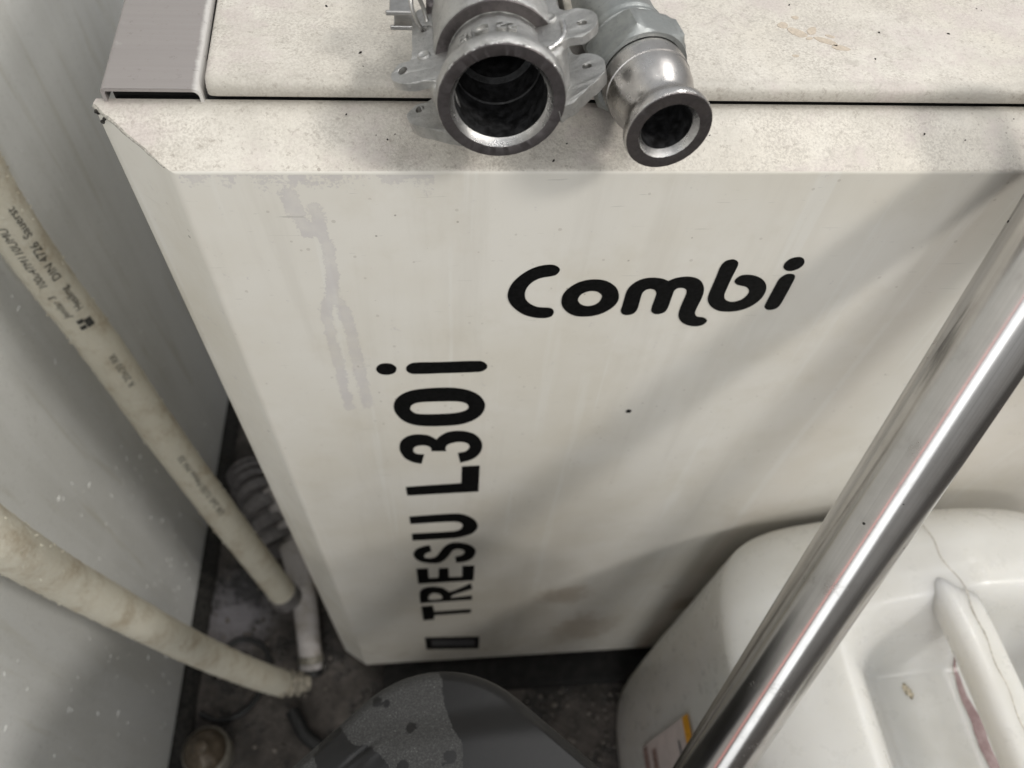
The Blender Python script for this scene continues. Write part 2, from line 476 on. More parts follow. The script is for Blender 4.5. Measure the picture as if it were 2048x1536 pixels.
def mat_floor():
    q = NT('dirty_concrete')
    a = q.noise(14, 8, 0.7); b = q.noise(90, 6, 0.75); g = q.noise(260, 4, 0.7)
    c = q.mix(q.step(a, 0.35, 0.68), (0.042, 0.036, 0.031), (0.125, 0.108, 0.096))
    c = q.mix(q.math('MULTIPLY', q.step(b, 0.5, 0.68), 0.7), c, (0.010, 0.009, 0.008))
    c = q.mix(q.math('MULTIPLY', q.step(g, 0.62, 0.7), 0.6), c, (0.17, 0.155, 0.145))
    # a pale patch, in its own place on the floor
    mp = q.n.new('ShaderNodeVectorMath'); mp.operation = 'DISTANCE'
    q.link(q.tc.outputs['Object'], mp.inputs[0]); mp.inputs[1].default_value = (-0.215, 0.125, 0)
    d = q.math('ADD', mp.outputs['Value'], q.math('MULTIPLY', q.math('SUBTRACT', b, 0.5), 0.09))
    c = q.mix(q.math('MULTIPLY', q.math('SUBTRACT', 1.0, q.step(d, 0.02, 0.085)), 0.85), c, (0.22, 0.21, 0.225))
    wet = q.step(q.noise(11, 5, 0.7), 0.50, 0.60)
    c = q.mix(q.math('MULTIPLY', wet, 0.7), c, (0.012, 0.011, 0.010))
    return q.out(c, q.mix(wet, (0.8,) * 3, (0.16,) * 3), 0.0, q.bump(q.math('ADD', b, q.math('MULTIPLY', g, 0.5)), 0.7, 0.006))
M_floor = mat_floor()

def mat_hose(name, base, dirt, crust):
    q = NT(name)
    a = q.noise(28, 6, 0.7); b = q.noise(230, 6, 0.8); d = q.noise(700, 4, 0.7)
    c = q.mix(q.step(a, 0.44, 0.70), base, dirt)
    c = q.mix(q.math('MULTIPLY', q.step(b, 0.50, 0.64), 0.6), c, crust)
    c = q.mix(q.math('MULTIPLY', q.step(q.noise(520, 5, 0.75), 0.60, 0.68), 0.55), c, tuple(x * 0.5 for x in dirt))
    return q.out(c, 0.72, 0.0, q.bump(q.math('ADD', b, q.math('MULTIPLY', d, 0.6)), 0.6, 0.0028))
M_hose = mat_hose('yellowed_hose', (0.67, 0.63, 0.52), (0.48, 0.41, 0.30), (0.71, 0.69, 0.60))
M_hose3 = mat_hose('greyish_hose', (0.52, 0.49, 0.48), (0.36, 0.32, 0.28), (0.60, 0.58, 0.55))
M_ribend = plain('grimy_ribs', (0.30, 0.27, 0.215), 0.75, nscale=150, namt=0.4, bump=0.4)
M_lint = plain('pale_lint', (0.80, 0.80, 0.77), 0.9, nscale=200)
M_corr = plain('ribbed_grey_plastic', (0.15, 0.14, 0.138), 0.6, nscale=90)
M_print = plain('faded_print', (0.05, 0.05, 0.045), 0.8, nscale=900, namt=0.8)
M_print2 = plain('faint_print', (0.17, 0.165, 0.14), 0.8, nscale=900, namt=0.5)
M_cord = plain('dull_brass', (0.10, 0.078, 0.055), 0.25, 0.25, nscale=150)
M_clampm = plain('hose_clamp', (0.26, 0.24, 0.20), 0.5, 0.2, nscale=200)

def mat_metal(name, c0, c1, r0, r1, scale=60, bump=0.2, grit=0.0, aniso=None):
    q = NT(name)
    a = q.noise(scale, 6, 0.7); b = q.noise(scale * 9, 5, 0.75)
    c = q.mix(q.step(a, 0.35, 0.68), c0, c1)
    if grit:
        c = q.mix(q.math('MULTIPLY', q.step(b, 0.56, 0.68), grit), c, tuple(x * 0.35 for x in c0))
    rg = q.mix(q.step(a, 0.3, 0.7), (r0,) * 3, (r1,) * 3)
    return q.out(c, rg, 1.0, q.bump(b, bump, 0.0008))
M_cast = mat_metal('cast_aluminium', (0.52, 0.515, 0.50), (0.36, 0.355, 0.345), 0.32, 0.50, 90, 0.6, 0.55)
M_face = mat_metal('turned_face', (0.16, 0.145, 0.145), (0.10, 0.09, 0.09), 0.42, 0.56, 90, 0.15, 0.4)
M_bright = mat_metal('worn_bright_edge', (0.62, 0.61, 0.60), (0.45, 0.44, 0.43), 0.22, 0.36, 120, 0.25, 0.2)
M_bore = plain('black_bore', (0.016, 0.016, 0.017), 0.55, 0.0, 260, 0.8, 0.5)  # near-black and non-metallic, for the inside of both bores
M_steel = mat_metal('turned_steel', (0.56, 0.54, 0.52), (0.43, 0.41, 0.395), 0.22, 0.36, 80, 0.12, 0.3)
M_galv = mat_metal('galvanised_nut', (0.40, 0.41, 0.40), (0.31, 0.325, 0.32), 0.42, 0.58, 60, 0.3, 0.35)
M_wire = mat_metal('wire', (0.5, 0.49, 0.47), (0.35, 0.34, 0.33), 0.28, 0.4, 100, 0.1)

# ------------------------------------------------------------------ floor
f = MB()
f.add([(-4, -4, 0), (4, -4, 0), (4, 4, 0), (-4, 4, 0)], [(0, 1, 2, 3)])
floor = f.build('floor', M_floor, smooth=0)
floor['kind'] = 'structure'

# ------------------------------------------------------------------ machine cabinet
MACH = thing('machine_cabinet', 'cream painted machine cabinet with large black lettering down its stained front panel', 'machine', (0.5, 0.3, 0))
EX, EY, EZ = 0.0355, 0.031, 0.0125
ET, EL = 0.0019, 0.0027          # where the rounded bend starts, below the top fold and beside the left fold
prof = []                        # (out to the left, back, up)
for i in range(9):
    t = i / 8
    prof.append((-EL * (1 - t) ** 2 + t * t * 0.753 * EL, t * t * 0.927 * ET, -ET * (1 - t) ** 2 + t * t * 0.374 * ET))
p8 = prof[-1]
for i in range(1, 7):
    t = i / 6
    prof.append((p8[0] + (EX - p8[0]) * t, p8[1] + (EY - p8[1]) * t, p8[2] + (EZ - p8[2]) * t))
prof += [(EX * 1.012, EY * 1.04, EZ * 1.012), (EX, EY * 1.16, EZ)]
allp = prof
XR = 1.05                      # right end of the cabinet
ZB = 0.093                     # lower bend of the front panel
def seg_dist(px, pz, a, b):
    ax, az = a; bx, bz = b
    dx, dz = bx - ax, bz - az
    t = max(0, min(1, ((px - ax) * dx + (pz - az) * dz) / (dx * dx + dz * dz + 1e-12)))
    return math.hypot(px - ax - t * dx, pz - az - t * dz)
def poly_pts(k): return [[(int(w.rstrip('*').split(',')[0]) * 1e-4, int(w.rstrip('*').split(',')[1]) * 1e-4) for w in s.split()] for s in GLYPHS[k]]
DRIP = [(poly_pts('dripA')[0], 0.0027), (poly_pts('dripB')[0], 0.0030), (poly_pts('dripC')[0], 0.0036)]
def stain_at(x, z):
    best = 0.0
    if x > 0.16 or z < 0.70: return 0.0
    for pts, w in DRIP:
        for a, b in zip(pts, pts[1:]):
            d = seg_dist(x, z, a, b)
            best = max(best, 1 - d / (2 * w))
    if z > 0.985: best = max(best, 0.55 * (z - 0.985) / 0.015 * (1 if x < 0.12 else 0))
    return best
RUST = [((0.262, 0.36), 0.055, 0.060), ((0.385, 0.375), 0.018, 0.016), ((0.30, 0.22), 0.09, 0.12), ((0.43, 0.30), 0.05, 0.05)]
def rust_at(x, z):
    b = 0.0
    for (cx, cz), rx, rz in RUST:
        d = math.hypot((x - cx) / rx, (z - cz) / rz)
        b = max(b, 1 - d)
    b = max(b, 0.50 * (1 - z / 0.42)) if z < 0.42 else b
    return max(0, b)
def frange(a, b, s):
    n = max(1, round((b - a) / s)); return [a + (b - a) * i / n for i in range(n)]
xs = frange(EL, 0.15, 0.0018) + frange(0.15, 0.55, 0.008) + frange(0.55, XR, 0.05) + [XR]
zs = frange(ZB + 0.5 * EL, 0.68, 0.008) + frange(0.68, 1.0 - ET, 0.002) + [1.0 - ET]
pb = MB()
sa, ra = [], []
nx = len(xs)
vv, ff = [], []
for z in zs:
    for x in xs:
        # sheet steel is never quite flat
        wav = 0.0
        vv.append((x, wav, z)); sa.append(stain_at(x, z)); ra.append(rust_at(x, z))
for j in range(len(zs) - 1):
    for i in range(nx - 1):
        a = j * nx + i
        ff.append((a, a + 1, a + 1 + nx, a + nx))
pb.add(vv, ff)
# bent borders: rounded bend, sloping flange, return edge; mitred at the corner
def zbot(dx, dy): return ZB - 0.03 * dx / EX if dx > 0 else ZB - 0.5 * dx
lx = [0.0] + frange(0, XR, 0.012)[1:] + [XR]
lz = frange(ZB, 1.0, 0.02) + [1.0]
# top flange
o0 = len(pb.v)
rr = []
for dx, dy, dz in allp:
    rr.append([(x if x > 0.0061 else -dx, dy, 1.0 + dz) for x in lx])
for r in rr: pb.v += r
n = len(lx)
for k in range(len(rr) - 1):
    for i in range(n - 1):
        a = o0 + k * n + i
        pb.f.append((a, a + 1, a + 1 + n, a + n))
# left flange (mitred at the top and at the bottom)
o0 = len(pb.v)
rr = []
for dx, dy, dz in allp:
    rr.append([(-dx, dy, (z if ZB + 0.0061 < z < 0.9939 else (1.0 + dz if z > 0.5 else zbot(dx, dy)))) for z in lz])
for r in rr: pb.v += r
n = len(lz)
for k in range(len(rr) - 1):
    for i in range(n - 1):
        a = o0 + k * n + i
        pb.f.append((a + 1, a, a + n, a + 1 + n))
# bottom flange
o0 = len(pb.v)
rr = []
for dx, dy, dz in allp:
    rr.append([(x if x > 0.0061 else -dx, dy, zbot(dx, dy)) for x in lx])
for r in rr: pb.v += r
n = len(lx)
for k in range(len(rr) - 1):
    for i in range(n - 1):
        a = o0 + k * n + i
        pb.f.append((a + 1, a, a + n, a + 1 + n))
nv = len(pb.v)
pb.at = {'stain': sa + [0.0] * (nv - len(sa)), 'rust': ra + [0.0] * (nv - len(ra))}
PANEL = pb.build('front_panel', M_panel, MACH, smooth=30, recalc=False)
PANEL.data.materials.append(M_lid)
for p in PANEL.data.polygons:
    c = p.center
    if c.z > 0.9990 and c.y + 0.3 > 0.00035 and c.x + 0.5 > -c.z * 0 - (c.y + 0.3) * EX / EY - 0.0005: p.material_index = 1

# lettering: flat vinyl, a hair proud of the paint
def letter(name, key, mat=M_black, y=-0.00035, th=0.00025):
    b = MB()
    loops = [glyph_loop(s) for s in GLYPHS[key]]
    b.extrude(loops, lambda p: (p[0], y, p[1]), Vector((0, th, 0)))
    return b.build(name, mat, PANEL, smooth=0)
for k in ('C', 'o', 'm', 'b', 'T', 'R', 'E', 'S', 'U', 'L', '3', '0'): letter('letter', k)
def letter2(keys):
    b = MB()
    for k in keys:
        b.extrude([glyph_loop(s) for s in GLYPHS[k]], lambda p: (p[0], -0.00035, p[1]), Vector((0, 0.00025, 0)))
    return b.build('letter', M_black, PANEL, smooth=0)
letter2(('i', 'idot')); letter2(('i2', 'i2dot'))
letter('emblem', 'emblem')
letter('emblem_plate', 'emblem_in', M_emb, -0.0006, 0.0002)
# one big chip and a few small ones in the paint
def blob(cx, cz, rx, rz, rot=0, n=9, y=-0.00025):
    pts = []
    for i in range(n):
        a = 2 * math.pi * i / n
        k = random.uniform(0.8, 1.15)
        u, w = rx * math.cos(a) * k, rz * math.sin(a) * k
        pts.append((cx + u * math.cos(rot) - w * math.sin(rot), cz + u * math.sin(rot) + w * math.cos(rot)))
    return pts
def chip(name, cx, cz, rx, rz, rot, mat):
    b = MB()
    b.extrude([blob(cx, cz, rx, rz, rot)], lambda p: (p[0], -0.0003, p[1]), Vector((0, 0.00025, 0)))
    return b.build(name, mat, PANEL, smooth=0)
chip('paint_chip', 0.2570, 0.7795, 0.0024, 0.0026, 0.5, M_black)

# filler along the mitre of the corner
wb = MB()
path = []
for i in range(15):
    t = 0.02 + 0.98 * i / 14
    path.append(Vector((-(p8[0] + (EX - p8[0]) * t) + random.uniform(-.0003, .0003), p8[1] + (EY - p8[1]) * t - 0.0001, 1.0 + p8[2] + (EZ - p8[2]) * t - 0.0003 + random.uniform(-.0002, .0002))))
wb.tube(path, lambda u: 0.0004 + 0.0004 * u + random.uniform(-.0001, .0002), 8)
wb.build('corner_seam', M_weld, PANEL)
wb = MB()
for k in range(7):
    c = Vector((-EX + random.uniform(.0006, .0055), EY - random.uniform(0.000, .006), 1.0 + EZ - random.uniform(.001, .006)))
    r = random.uniform(.0005, .0011)
    wb.lathe([(0.0001, -r), (r * .8, -r * .6), (r, 0), (r * .8, r * .6), (0.0001, r)], frame_of(c, Vector((random.random(), random.random(), 1))), 8)
wb.build('corner_grime', M_grime, PANEL)

# body behind the panel
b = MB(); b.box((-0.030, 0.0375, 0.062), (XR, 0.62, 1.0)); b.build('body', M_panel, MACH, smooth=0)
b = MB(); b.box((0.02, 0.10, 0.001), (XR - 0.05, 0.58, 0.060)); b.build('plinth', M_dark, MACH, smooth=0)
b = MB(); b.box((0.02, -0.030, 0.0), (XR, 0.095, 0.030)); b.build('underpanel_shade', M_dark, MACH, smooth=0, bevel=0.004)  # added dark box: the shade below the panel put in as a solid
# lid: rounded sheet, its left edge a little out of square
lb = MB()
R = 0.0045
LZ0, LZ1 = 1.0145, 1.0240
cs = [(0.0375, LZ0), (0.0345, LZ0 + 0.0008), (0.0338, LZ0 + 0.0020)]
for i in range(7):
    a = math.pi - math.pi / 2 * i / 6
    cs.append((0.0338 + R + R * math.cos(a), LZ1 - R + R * math.sin(a)))
lxs = frange(0.0165, XR, 0.02) + [XR]
ends = [(-0.0009, 0.0018), (0.0, 0.0)]
rings = []
def lid_x(x, y): return x - (0.055 * (y - 0.034) if x < 0.03 else 0)
cs_full = cs + [(0.12, LZ1), (0.3, LZ1), (0.62, LZ1), (0.62, LZ0)]
first = [(0.0165 + 0.0025, y + (0.0012 if y < 0.05 else 0), z - (0.0004 if z > LZ0 + 0.004 else 0)) for y, z in cs_full]
xsl = [0.0155, 0.0160, 0.0172, 0.0200] + lxs[1:]
for k, x in enumerate(xsl):
    ins = (0.0030, 0.0012, 0.0003, 0.0)[k] if k < 4 else 0.0
    ring = []
    for y, z in cs_full:
        yy = y + ins if y < 0.1 else y
        zz = z - ins if z > LZ0 + 0.003 else z
        ring.append((x - 0.055 * (yy - 0.034) if k < 5 else x, yy, zz))
    rings.append(ring)
lb.rings(rings, True, True, True)
LID = lb.build('lid', M_lid, MACH, smooth=40)
# flaked paint on the lid
FL = [((0.3075, 0.0885), .0035, .0028, .3), ((0.3142, 0.0815), .0062, .0034, -.7), ((0.3225, 0.0835), .0045, .0024, .9), ((0.3270, 0.0745), .0075, .0028, -.55),
      ((0.3335, 0.0685), .0052, .0024, -.3), ((0.3170, 0.0965), .0024, .0016, .2), ((0.3190, 0.0765), .0022, .0012, .4), ((0.3065, 0.0605), .0018, .0010, 0), ((0.331, 0.079), .0030, .0012, -.5)]
for (cx, cy), rx, ry, ro in FL:
    b = MB(); b.extrude([blob(cx, cy, rx, ry, ro, 10)], lambda p: (p[0], p[1], LZ1 + 0.0002), Vector((0, 0, -0.0002)))
    b.build('paint_flake', M_chip, LID, smooth=0)
def crumbs(name, pts, mat, parent, r0, r1):
    b = MB()
    for p in pts:
        r = random.uniform(r0, r1)
        ax = Vector((random.uniform(-1, 1), random.uniform(-1, 1), random.uniform(-.3, .3))).normalized()
        k = random.uniform(1.0, 1.9)
        b.lathe([(0.0001, -r * k), (r * .8, -r * .5 * k), (r * .9, r * .3 * k), (0.0001, r * k)], frame_of(Vector(p), ax), 6)
    o = b.build(name, mat, parent, smooth=60)
    o['kind'] = 'stuff'
    return o
pts = [(random.uniform(0.03, 0.47), random.uniform(0.045, 0.125), LZ1 + 0.0002) for _ in range(22)]
pts += [(-0.02 + 0.47 * random.random(), 0.0, 0) for _ in range(12)]
pts = [(x, (y if z else 0.004 + random.random() * 0.025), z if z else 0) for x, y, z in pts]
pts = [(x, y, z if z else 1.0 + EZ * (y / EY + 0.06) + 0.0002) for x, y, z in pts]
crumbs('dirt_crumbs', pts, M_grime, MACH, 0.0002, 0.0006)
# steel corner strip, an open folded sheet
b = MB()
T = 0.0016
o_ = [(-0.0312, 1.0125), (-0.0312, 1.0182), (-0.0304, 1.0192), (-0.0290, 1.0195)]
for i in range(7):
    a = math.pi / 2 - math.pi / 2 * i / 6
    o_.append((0.0095 + 0.0042 * math.cos(a), 1.0153 + 0.0042 * math.sin(a)))
o_.append((0.0137, 1.004))
i_ = [(0.0137 - T, 1.004)]
for i in range(7):
    a = math.pi / 2 * i / 6
    i_.append((0.0095 + (0.0042 - T) * math.cos(a), 1.0153 + (0.0042 - T) * math.sin(a)))
i_ += [(-0.0290, 1.0195 - T), (-0.0312 + T, 1.0182 - T), (-0.0312 + T, 1.0125)]
sec = o_ + i_
ys = [0.0335, 0.06, 0.10, 0.14, 0.3, 0.62]
b.extrude([sec], lambda p: (p[0], 0.0335, p[1]), Vector((0, 0.0001, 0)))
b.rings([[(x - 0.065 * (y - 0.0335), y, z) for x, z in sec] for y in ys], True)
b.build('steel_strip', M_strip, MACH, smooth=40)
b = MB()
b.box((0.0122, 0.0385, 1.0003), (0.030, 0.6, 1.0062)); b.box((-0.0280, 0.0380, 1.0003), (XR, 0.0415, 1.0105))
b.build('gap_shade', M_rubber_shade, MACH, smooth=0)  # added black liners: shade in the lid and strip gaps put in as colour
# dark filler under strip: the hollow's shade put in as colour
b = MB(); b.box((-0.0296, 0.0420, 1.0005), (0.0117, 0.6, 1.0168)); b.build('slot_shade', M_dark, MACH, smooth=0)

# ------------------------------------------------------------------ grey cabinet at the left
CAB = thing('grey_cabinet', 'tall grimy grey cabinet side beside the two yellowed hoses', 'cabinet', (-0.6, 0.2, 0))
b = MB(); b.box((-0.95, -0.9, 0.034), (-0.2785, 1.3, 1.75)); b.build('side_panel', M_grey, CAB, smooth=0, bevel=0.003)
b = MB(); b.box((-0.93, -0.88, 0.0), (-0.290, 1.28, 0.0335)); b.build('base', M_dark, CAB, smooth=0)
b = MB()
rr = []
for i in range(160):
    y = -0.5 + 1.4 * i / 159
    w = 0.014 + random.uniform(-.004, .004); h = 0.020 + random.uniform(-.005, .004)
    rr.append([(-0.292, y, 0.001), (-0.292, y, h + .008), (-0.284 + w * .3, y, h + random.uniform(-.002, .002)), (-0.272 + w * .5, y, h * .55), (-0.266 + w * .6 - .004, y, 0.001)])
b.rings(rr, False); b.build('base_seal', M_grime, CAB, smooth=60)
lint = MB()
for _ in range(230):
    y, z = random.uniform(-0.16, 0.42), random.uniform(0.08, 0.80)
    if random.random() < 0.5: z = random.uniform(0.06, 0.40)
    c = Vector((-0.2783, y, z))
    r = random.uniform(.0005, .0012)
    a = random.uniform(0, 3.14)
    ax = Vector((0.15, math.cos(a), math.sin(a)))
    k = random.uniform(1.5, 5)
    lint.lathe([(0.0001, -r * k), (r * .7, -r * k * .4), (r * .6, r * k * .5), (0.0001, r * k)], frame_of(c, ax), 5)
o = lint.build('lint', M_lint, CAB, smooth=60)
o['kind'] = 'stuff'
# ------------------------------------------------------------------ hoses
def wobble(path, amp):
    return [p + Vector((random.uniform(-amp, amp), random.uniform(-amp, amp), random.uniform(-amp, amp))) for p in path]

def hose(label, ctrl, r0, r1, mat, group=None, fuzz=0, name='hose'):
    path = catmull(ctrl, 14)
    root = thing(name, label, 'hose', tuple(path[-1]), group)
    b = MB(); b.tube(path, lambda t: (r0 + (r1 - r0) * t) * random.uniform(0.985, 1.015), 36)
    b.build('hose_wall', mat, root, smooth=80)
    if fuzz:
        c = MB()
        for _ in range(fuzz):
            i = random.randrange(len(path) - 1)
            p = path[i].lerp(path[i + 1], random.random())
            t = (path[i + 1] - path[i]).normalized()
            u = t.cross(Vector((0, -0.6, 0.8))).normalized(); w = t.cross(u)
            a = random.gauss(0.9, 1.5)
            d = u * math.cos(a) + w * math.sin(a)
            rr_ = r0 + (r1 - r0) * i / len(path)
            q_ = p + d * rr_ * 0.985
            r = random.uniform(.0005, .0014)
            ln = random.uniform(.8, 2.6)
            ax = (d + t * random.uniform(-1.2, 1.2)).normalized()
            c.lathe([(0.0001, -r), (r * .9, -r * .3), (r * .6, r * .6 * ln), (0.0001, r * ln)], frame_of(q_, ax), 5)
        o = c.build('dust_crust', mat, root, smooth=60)
        o['kind'] = 'stuff'
    return root, path

H1 = [(-0.236, 0.215, 0.836), (-0.236, 0.210, 0.788), (-0.230, 0.204, 0.706), (-0.216, 0.193, 0.622), (-0.192, 0.166, 0.484), (-0.160, 0.134, 0.333), (-0.126, 0.104, 0.160), (-0.1175, 0.096, 0.122)]
h1, h1p = hose('upper yellowed hose with rows of dark print, leaning against the grey cabinet', H1, 0.0198, 0.0190, M_hose, 'yellowed hoses by the grey cabinet', 800)
H2 = [(-0.222, -0.036, 0.80), (-0.212, -0.040, 0.751), (-0.206, -0.043, 0.696), (-0.210, -0.035, 0.610), (-0.206, -0.030, 0.529), (-0.182, -0.022, 0.319), (-0.147, -0.019, 0.168), (-0.123, -0.0145, 0.078)]
h2, h2p = hose('lower yellowed hose without print, its ribbed end reaching the floor', H2, 0.0190, 0.0182, M_hose, 'yellowed hoses by the grey cabinet', 260)
# ribbed end of the lower hose
dirn = Vector((0.034, 0.001, -0.015)).normalized()
b = MB()
pr = [(0.0001, 0.0)]
s = 0.0
for k in range(3):
    pr += [(0.0140, s), (0.0198 - .001 * k, s + .0015), (0.0198 - .001 * k, s + .0065), (0.0140, s + .0080)]
    s += .0115
pr += [(0.012, s + .001), (0.011, s + .008), (0.0001, s + .008)]
b.lathe(pr, frame_of(h2p[-1] - dirn * 0.002, dirn), 32); b.build('ribbed_end', M_ribend, h2, smooth=40)
# open end cuff of the upper hose
dirn = (h1p[-1] - h1p[-4]).normalized()
b = MB()
b.lathe([(0.0193, -.016), (0.0218, -.015), (0.0220, .004), (0.0175, .0055), (0.0165, -.004), (0.0001, -.004)], frame_of(h1p[-1], dirn), 32)
b.build('end_cuff', M_corr, h1, smooth=40)
# third hose, from under the machine
H3 = [(-0.170, 0.30, 0.066), (-0.154, 0.258, 0.066), (-0.129, 0.197, 0.060), (-0.106, 0.127, 0.062), (-0.097, 0.070, 0.045), (-0.093, 0.029, 0.026), (-0.092, 0.013, 0.019)]
h3, h3p = hose('short pale grey hose with dark clamp rings on the floor by the machine corner', H3, 0.021, 0.0165, M_hose3)
dirn = (h3p[-1] - h3p[-4]).normalized()
b = MB()
b.lathe([(0.0165, -.026), (0.0188, -.024), (0.0188, -.014), (0.0165, -.012)], frame_of(h3p[-1], dirn), 28)
b.build('clamp_ring', M_clampm, h3, smooth=40)
b = MB()
b.lathe([(0.0165, -.004), (0.0182, -.003), (0.0182, .005), (0.0150, .007), (0.0001, .007)], frame_of(h3p[-1], dirn), 28)
b.build('clamp_ring', M_rubber_shade, h3, smooth=40)

# print on the upper hose, wrapped round its wall
def wrap_print(body, size, s0, lift, ang0, mat, rev=True):
    """s runs along the hose from its far (floor) end towards the camera"""
    vs_, fs_ = text_mesh(body, size, 0.0)
    # arc-length table, from the floor end up
    P = list(reversed(h1p))
    cum = [0.0]
    for a, c in zip(P, P[1:]): cum.append(cum[-1] + (c - a).length)
    def at(s):
        for i in range(len(P) - 1):
            if cum[i + 1] >= s or i == len(P) - 2:
                k = (s - cum[i]) / (cum[i + 1] - cum[i])
                return P[i].lerp(P[i + 1], k), (P[i + 1] - P[i]).normalized()
    out = []
    for x, y, z in vs_:
        p, t = at(s0 + x)
        view = (Vector((0.1205, -0.28, 1.234)) - p)
        n = (view - t * view.dot(t)).normalized()
        side = n.cross(t)            # text up
        a = ang0 + y / 0.0195
        d = n * math.cos(a) + side * math.sin(a)
        out.append(tuple(p + d * (0.0201 + lift)))
    b = MB(); b.add(out, fs_)
    return b.build('print', mat, h1, smooth=0, recalc=False)
wrap_print('R 20x20 RR', 0.0092, 0.472, 0.0003, -0.30, M_print2)
wrap_print('Hesling', 0.0098, 0.576, 0.0003, -0.42, M_print)
wrap_print('DIN 4726', 0.0108, 0.6145, 0.0003, -0.46, M_print)
wrap_print('Sauerst', 0.0104, 0.664, 0.0003, -0.46, M_print)
wrap_print('Jenilar 3', 0.0086, 0.574, 0.0003, 0.26, M_print)
wrap_print('100u47M110UMU', 0.0092, 0.612, 0.0003, 0.24, M_print)
wrap_print('OR 2x0 1U30 P4min M4 20', 0.0100, 0.245, 0.0003, -0.2, M_print2)
# solid printer mark
b = MB()
vs_ = []
P = list(reversed(h1p)); cum = [0.0]
for a, c in zip(P, P[1:]): cum.append(cum[-1] + (c - a).length)
def hose_at(s):
    for i in range(len(P) - 1):
        if cum[i + 1] >= s: return P[i].lerp(P[i + 1], (s - cum[i]) / (cum[i + 1] - cum[i])), (P[i + 1] - P[i]).normalized()
def hose_pt(s, a):
    p, t = hose_at(s)
    v = Vector((0.1205, -0.28, 1.234)) - p
    n = (v - t * v.dot(t)).normalized(); sd = n.cross(t)
    return p + (n * math.cos(a) + sd * math.sin(a)) * 0.0204
for s0, s1, a0, a1 in ((0.5555, 0.5650, -0.40, -0.06), (0.556, 0.5605, -0.02, 0.26), (0.5630, 0.5675, -0.06, 0.22)):
    g = [[hose_pt(s0 + (s1 - s0) * i / 4, a0 + (a1 - a0) * j / 4) for j in range(5)] for i in range(5)]
    b.rings(g, False)
b.build('printer_mark', M_print, h1, smooth=0)

# ribbed duct behind
DU = thing('ribbed_duct', 'grey ribbed plastic duct in the dark gap behind the upper hose', 'duct', (-0.2, 0.30, 0))
dp = catmull([(-0.222, 0.350, 0.045), (-0.212, 0.330, 0.050), (-0.194, 0.295, 0.056), (-0.168, 0.239, 0.058), (-0.150, 0.20, 0.055)], 6)
tot = 0.0
pp = [dp[0]]
b = MB()
fine = catmull([tuple(p) for p in dp], 8)
def rib(t):
    ph = (t * 7.0) % 1.0
    return 0.036 if ph < 0.6 else 0.026
b.tube(fine, rib, 40); b.build('ribbed_wall', M_corr, DU, smooth=50)

# small things on the floor
b = MB()
cp = catmull([(-0.225, 0.062, .008), (-0.208, 0.072, .006), (-0.185, 0.068, .006), (-0.166, 0.053, .006), (-0.160, 0.026, .006), (-0.169, -0.009, .006), (-0.192, -0.037, .006), (-0.227, -0.046, .006), (-0.254, -0.034, .008)], 8)
b.tube(cp, 0.0042, 10)
tag(b.build('cable', M_rubber_shade), 'thin black cable looped in an open ring on the floor', 'cable')
b = MB()
b.tube(catmull([(-0.117, -0.040, .012), (-0.108, -0.055, .012), (-0.095, -0.075, .012), (-0.070, -0.094, .012), (-0.03, -0.12, .012)], 6), 0.0105, 14)
tag(b.build('hose_stub', M_rubber_shade), 'short black rubber hose stub disappearing under the dark grey container', 'hose stub')
FIT = thing('pipe_cap', 'round dull brown pipe cap with a glint, on the floor by the grey cabinet', 'pipe cap', (-0.228, -0.092, 0))
b = MB()
b.lathe([(0.030, 0.0), (0.030, 0.030), (0.033, 0.032), (0.033, 0.042), (0.030, 0.046)], frame_of(Vector((-0.228, -0.092, 0)), Vector((0, 0, 1))), 36); b.build('socket', M_clampm, FIT, smooth=40)
b = MB()
b.lathe([(0.0295, 0.046), (0.027, 0.052), (0.020, 0.060), (0.011, 0.065), (0.009, 0.070), (0.0001, 0.071)], frame_of(Vector((-0.228, -0.092, 0)), Vector((0, 0, 1))), 36); b.build('dome', M_cord, FIT, smooth=60)
pts = [(random.uniform(-0.27, 0.0), random.uniform(-0.2, 0.3), 0.001) for _ in range(160)] + [(random.uniform(0.2, 0.42), random.uniform(-0.14, 0.03), 0.001) for _ in range(220)]
gb = MB()
for p in pts:
    r = random.uniform(.0012, .0042)
    gb.lathe([(0.0001, -r * .4), (r, 0), (r * .7, r * .5), (0.0001, r * .8)], frame_of(Vector(p), Vector((random.uniform(-.4, .4), random.uniform(-.4, .4), 1))), 6)
gr = gb.build('grit', plain('grit', (0.13, 0.115, 0.10), 0.9, nscale=60, namt=0.6), smooth=60)
gr['kind'] = 'stuff'; gr['label'] = 'loose grit scattered over the dark floor'; gr['category'] = 'grit'

# ------------------------------------------------------------------ large coupling on the lid
BX, BY, BZ = 0.1478, -0.0205, 1.0512
CP = thing('hose_coupling', 'large cast metal hose coupling with four holed lugs, its wide open end facing out', 'coupling', (BX, BY, BZ))
fr = (Vector((BX, BY, BZ)), Vector((0, 1, 0)), Vector((1, 0, 0)), Vector((0, 0, 1)))
b = MB()
b.lathe([(0.0257, 0.0012), (0.0264, 0.0022), (0.0266, 0.0045), (0.0264, 0.0068), (0.0256, 0.0086), (0.0240, 0.0108), (0.0226, 0.0128), (0.0217, 0.0150),
         (0.0213, 0.0180), (0.0213, 0.0245), (0.0216, 0.0262), (0.0212, 0.0272), (0.0207, 0.0286), (0.0207, 0.0306), (0.0262, 0.0308), (0.0266, 0.0314), (0.0270, 0.046), (0.0272, 0.070), (0.0265, 0.072), (0.0275, 0.100), (0.019, 0.101)], fr, 128)
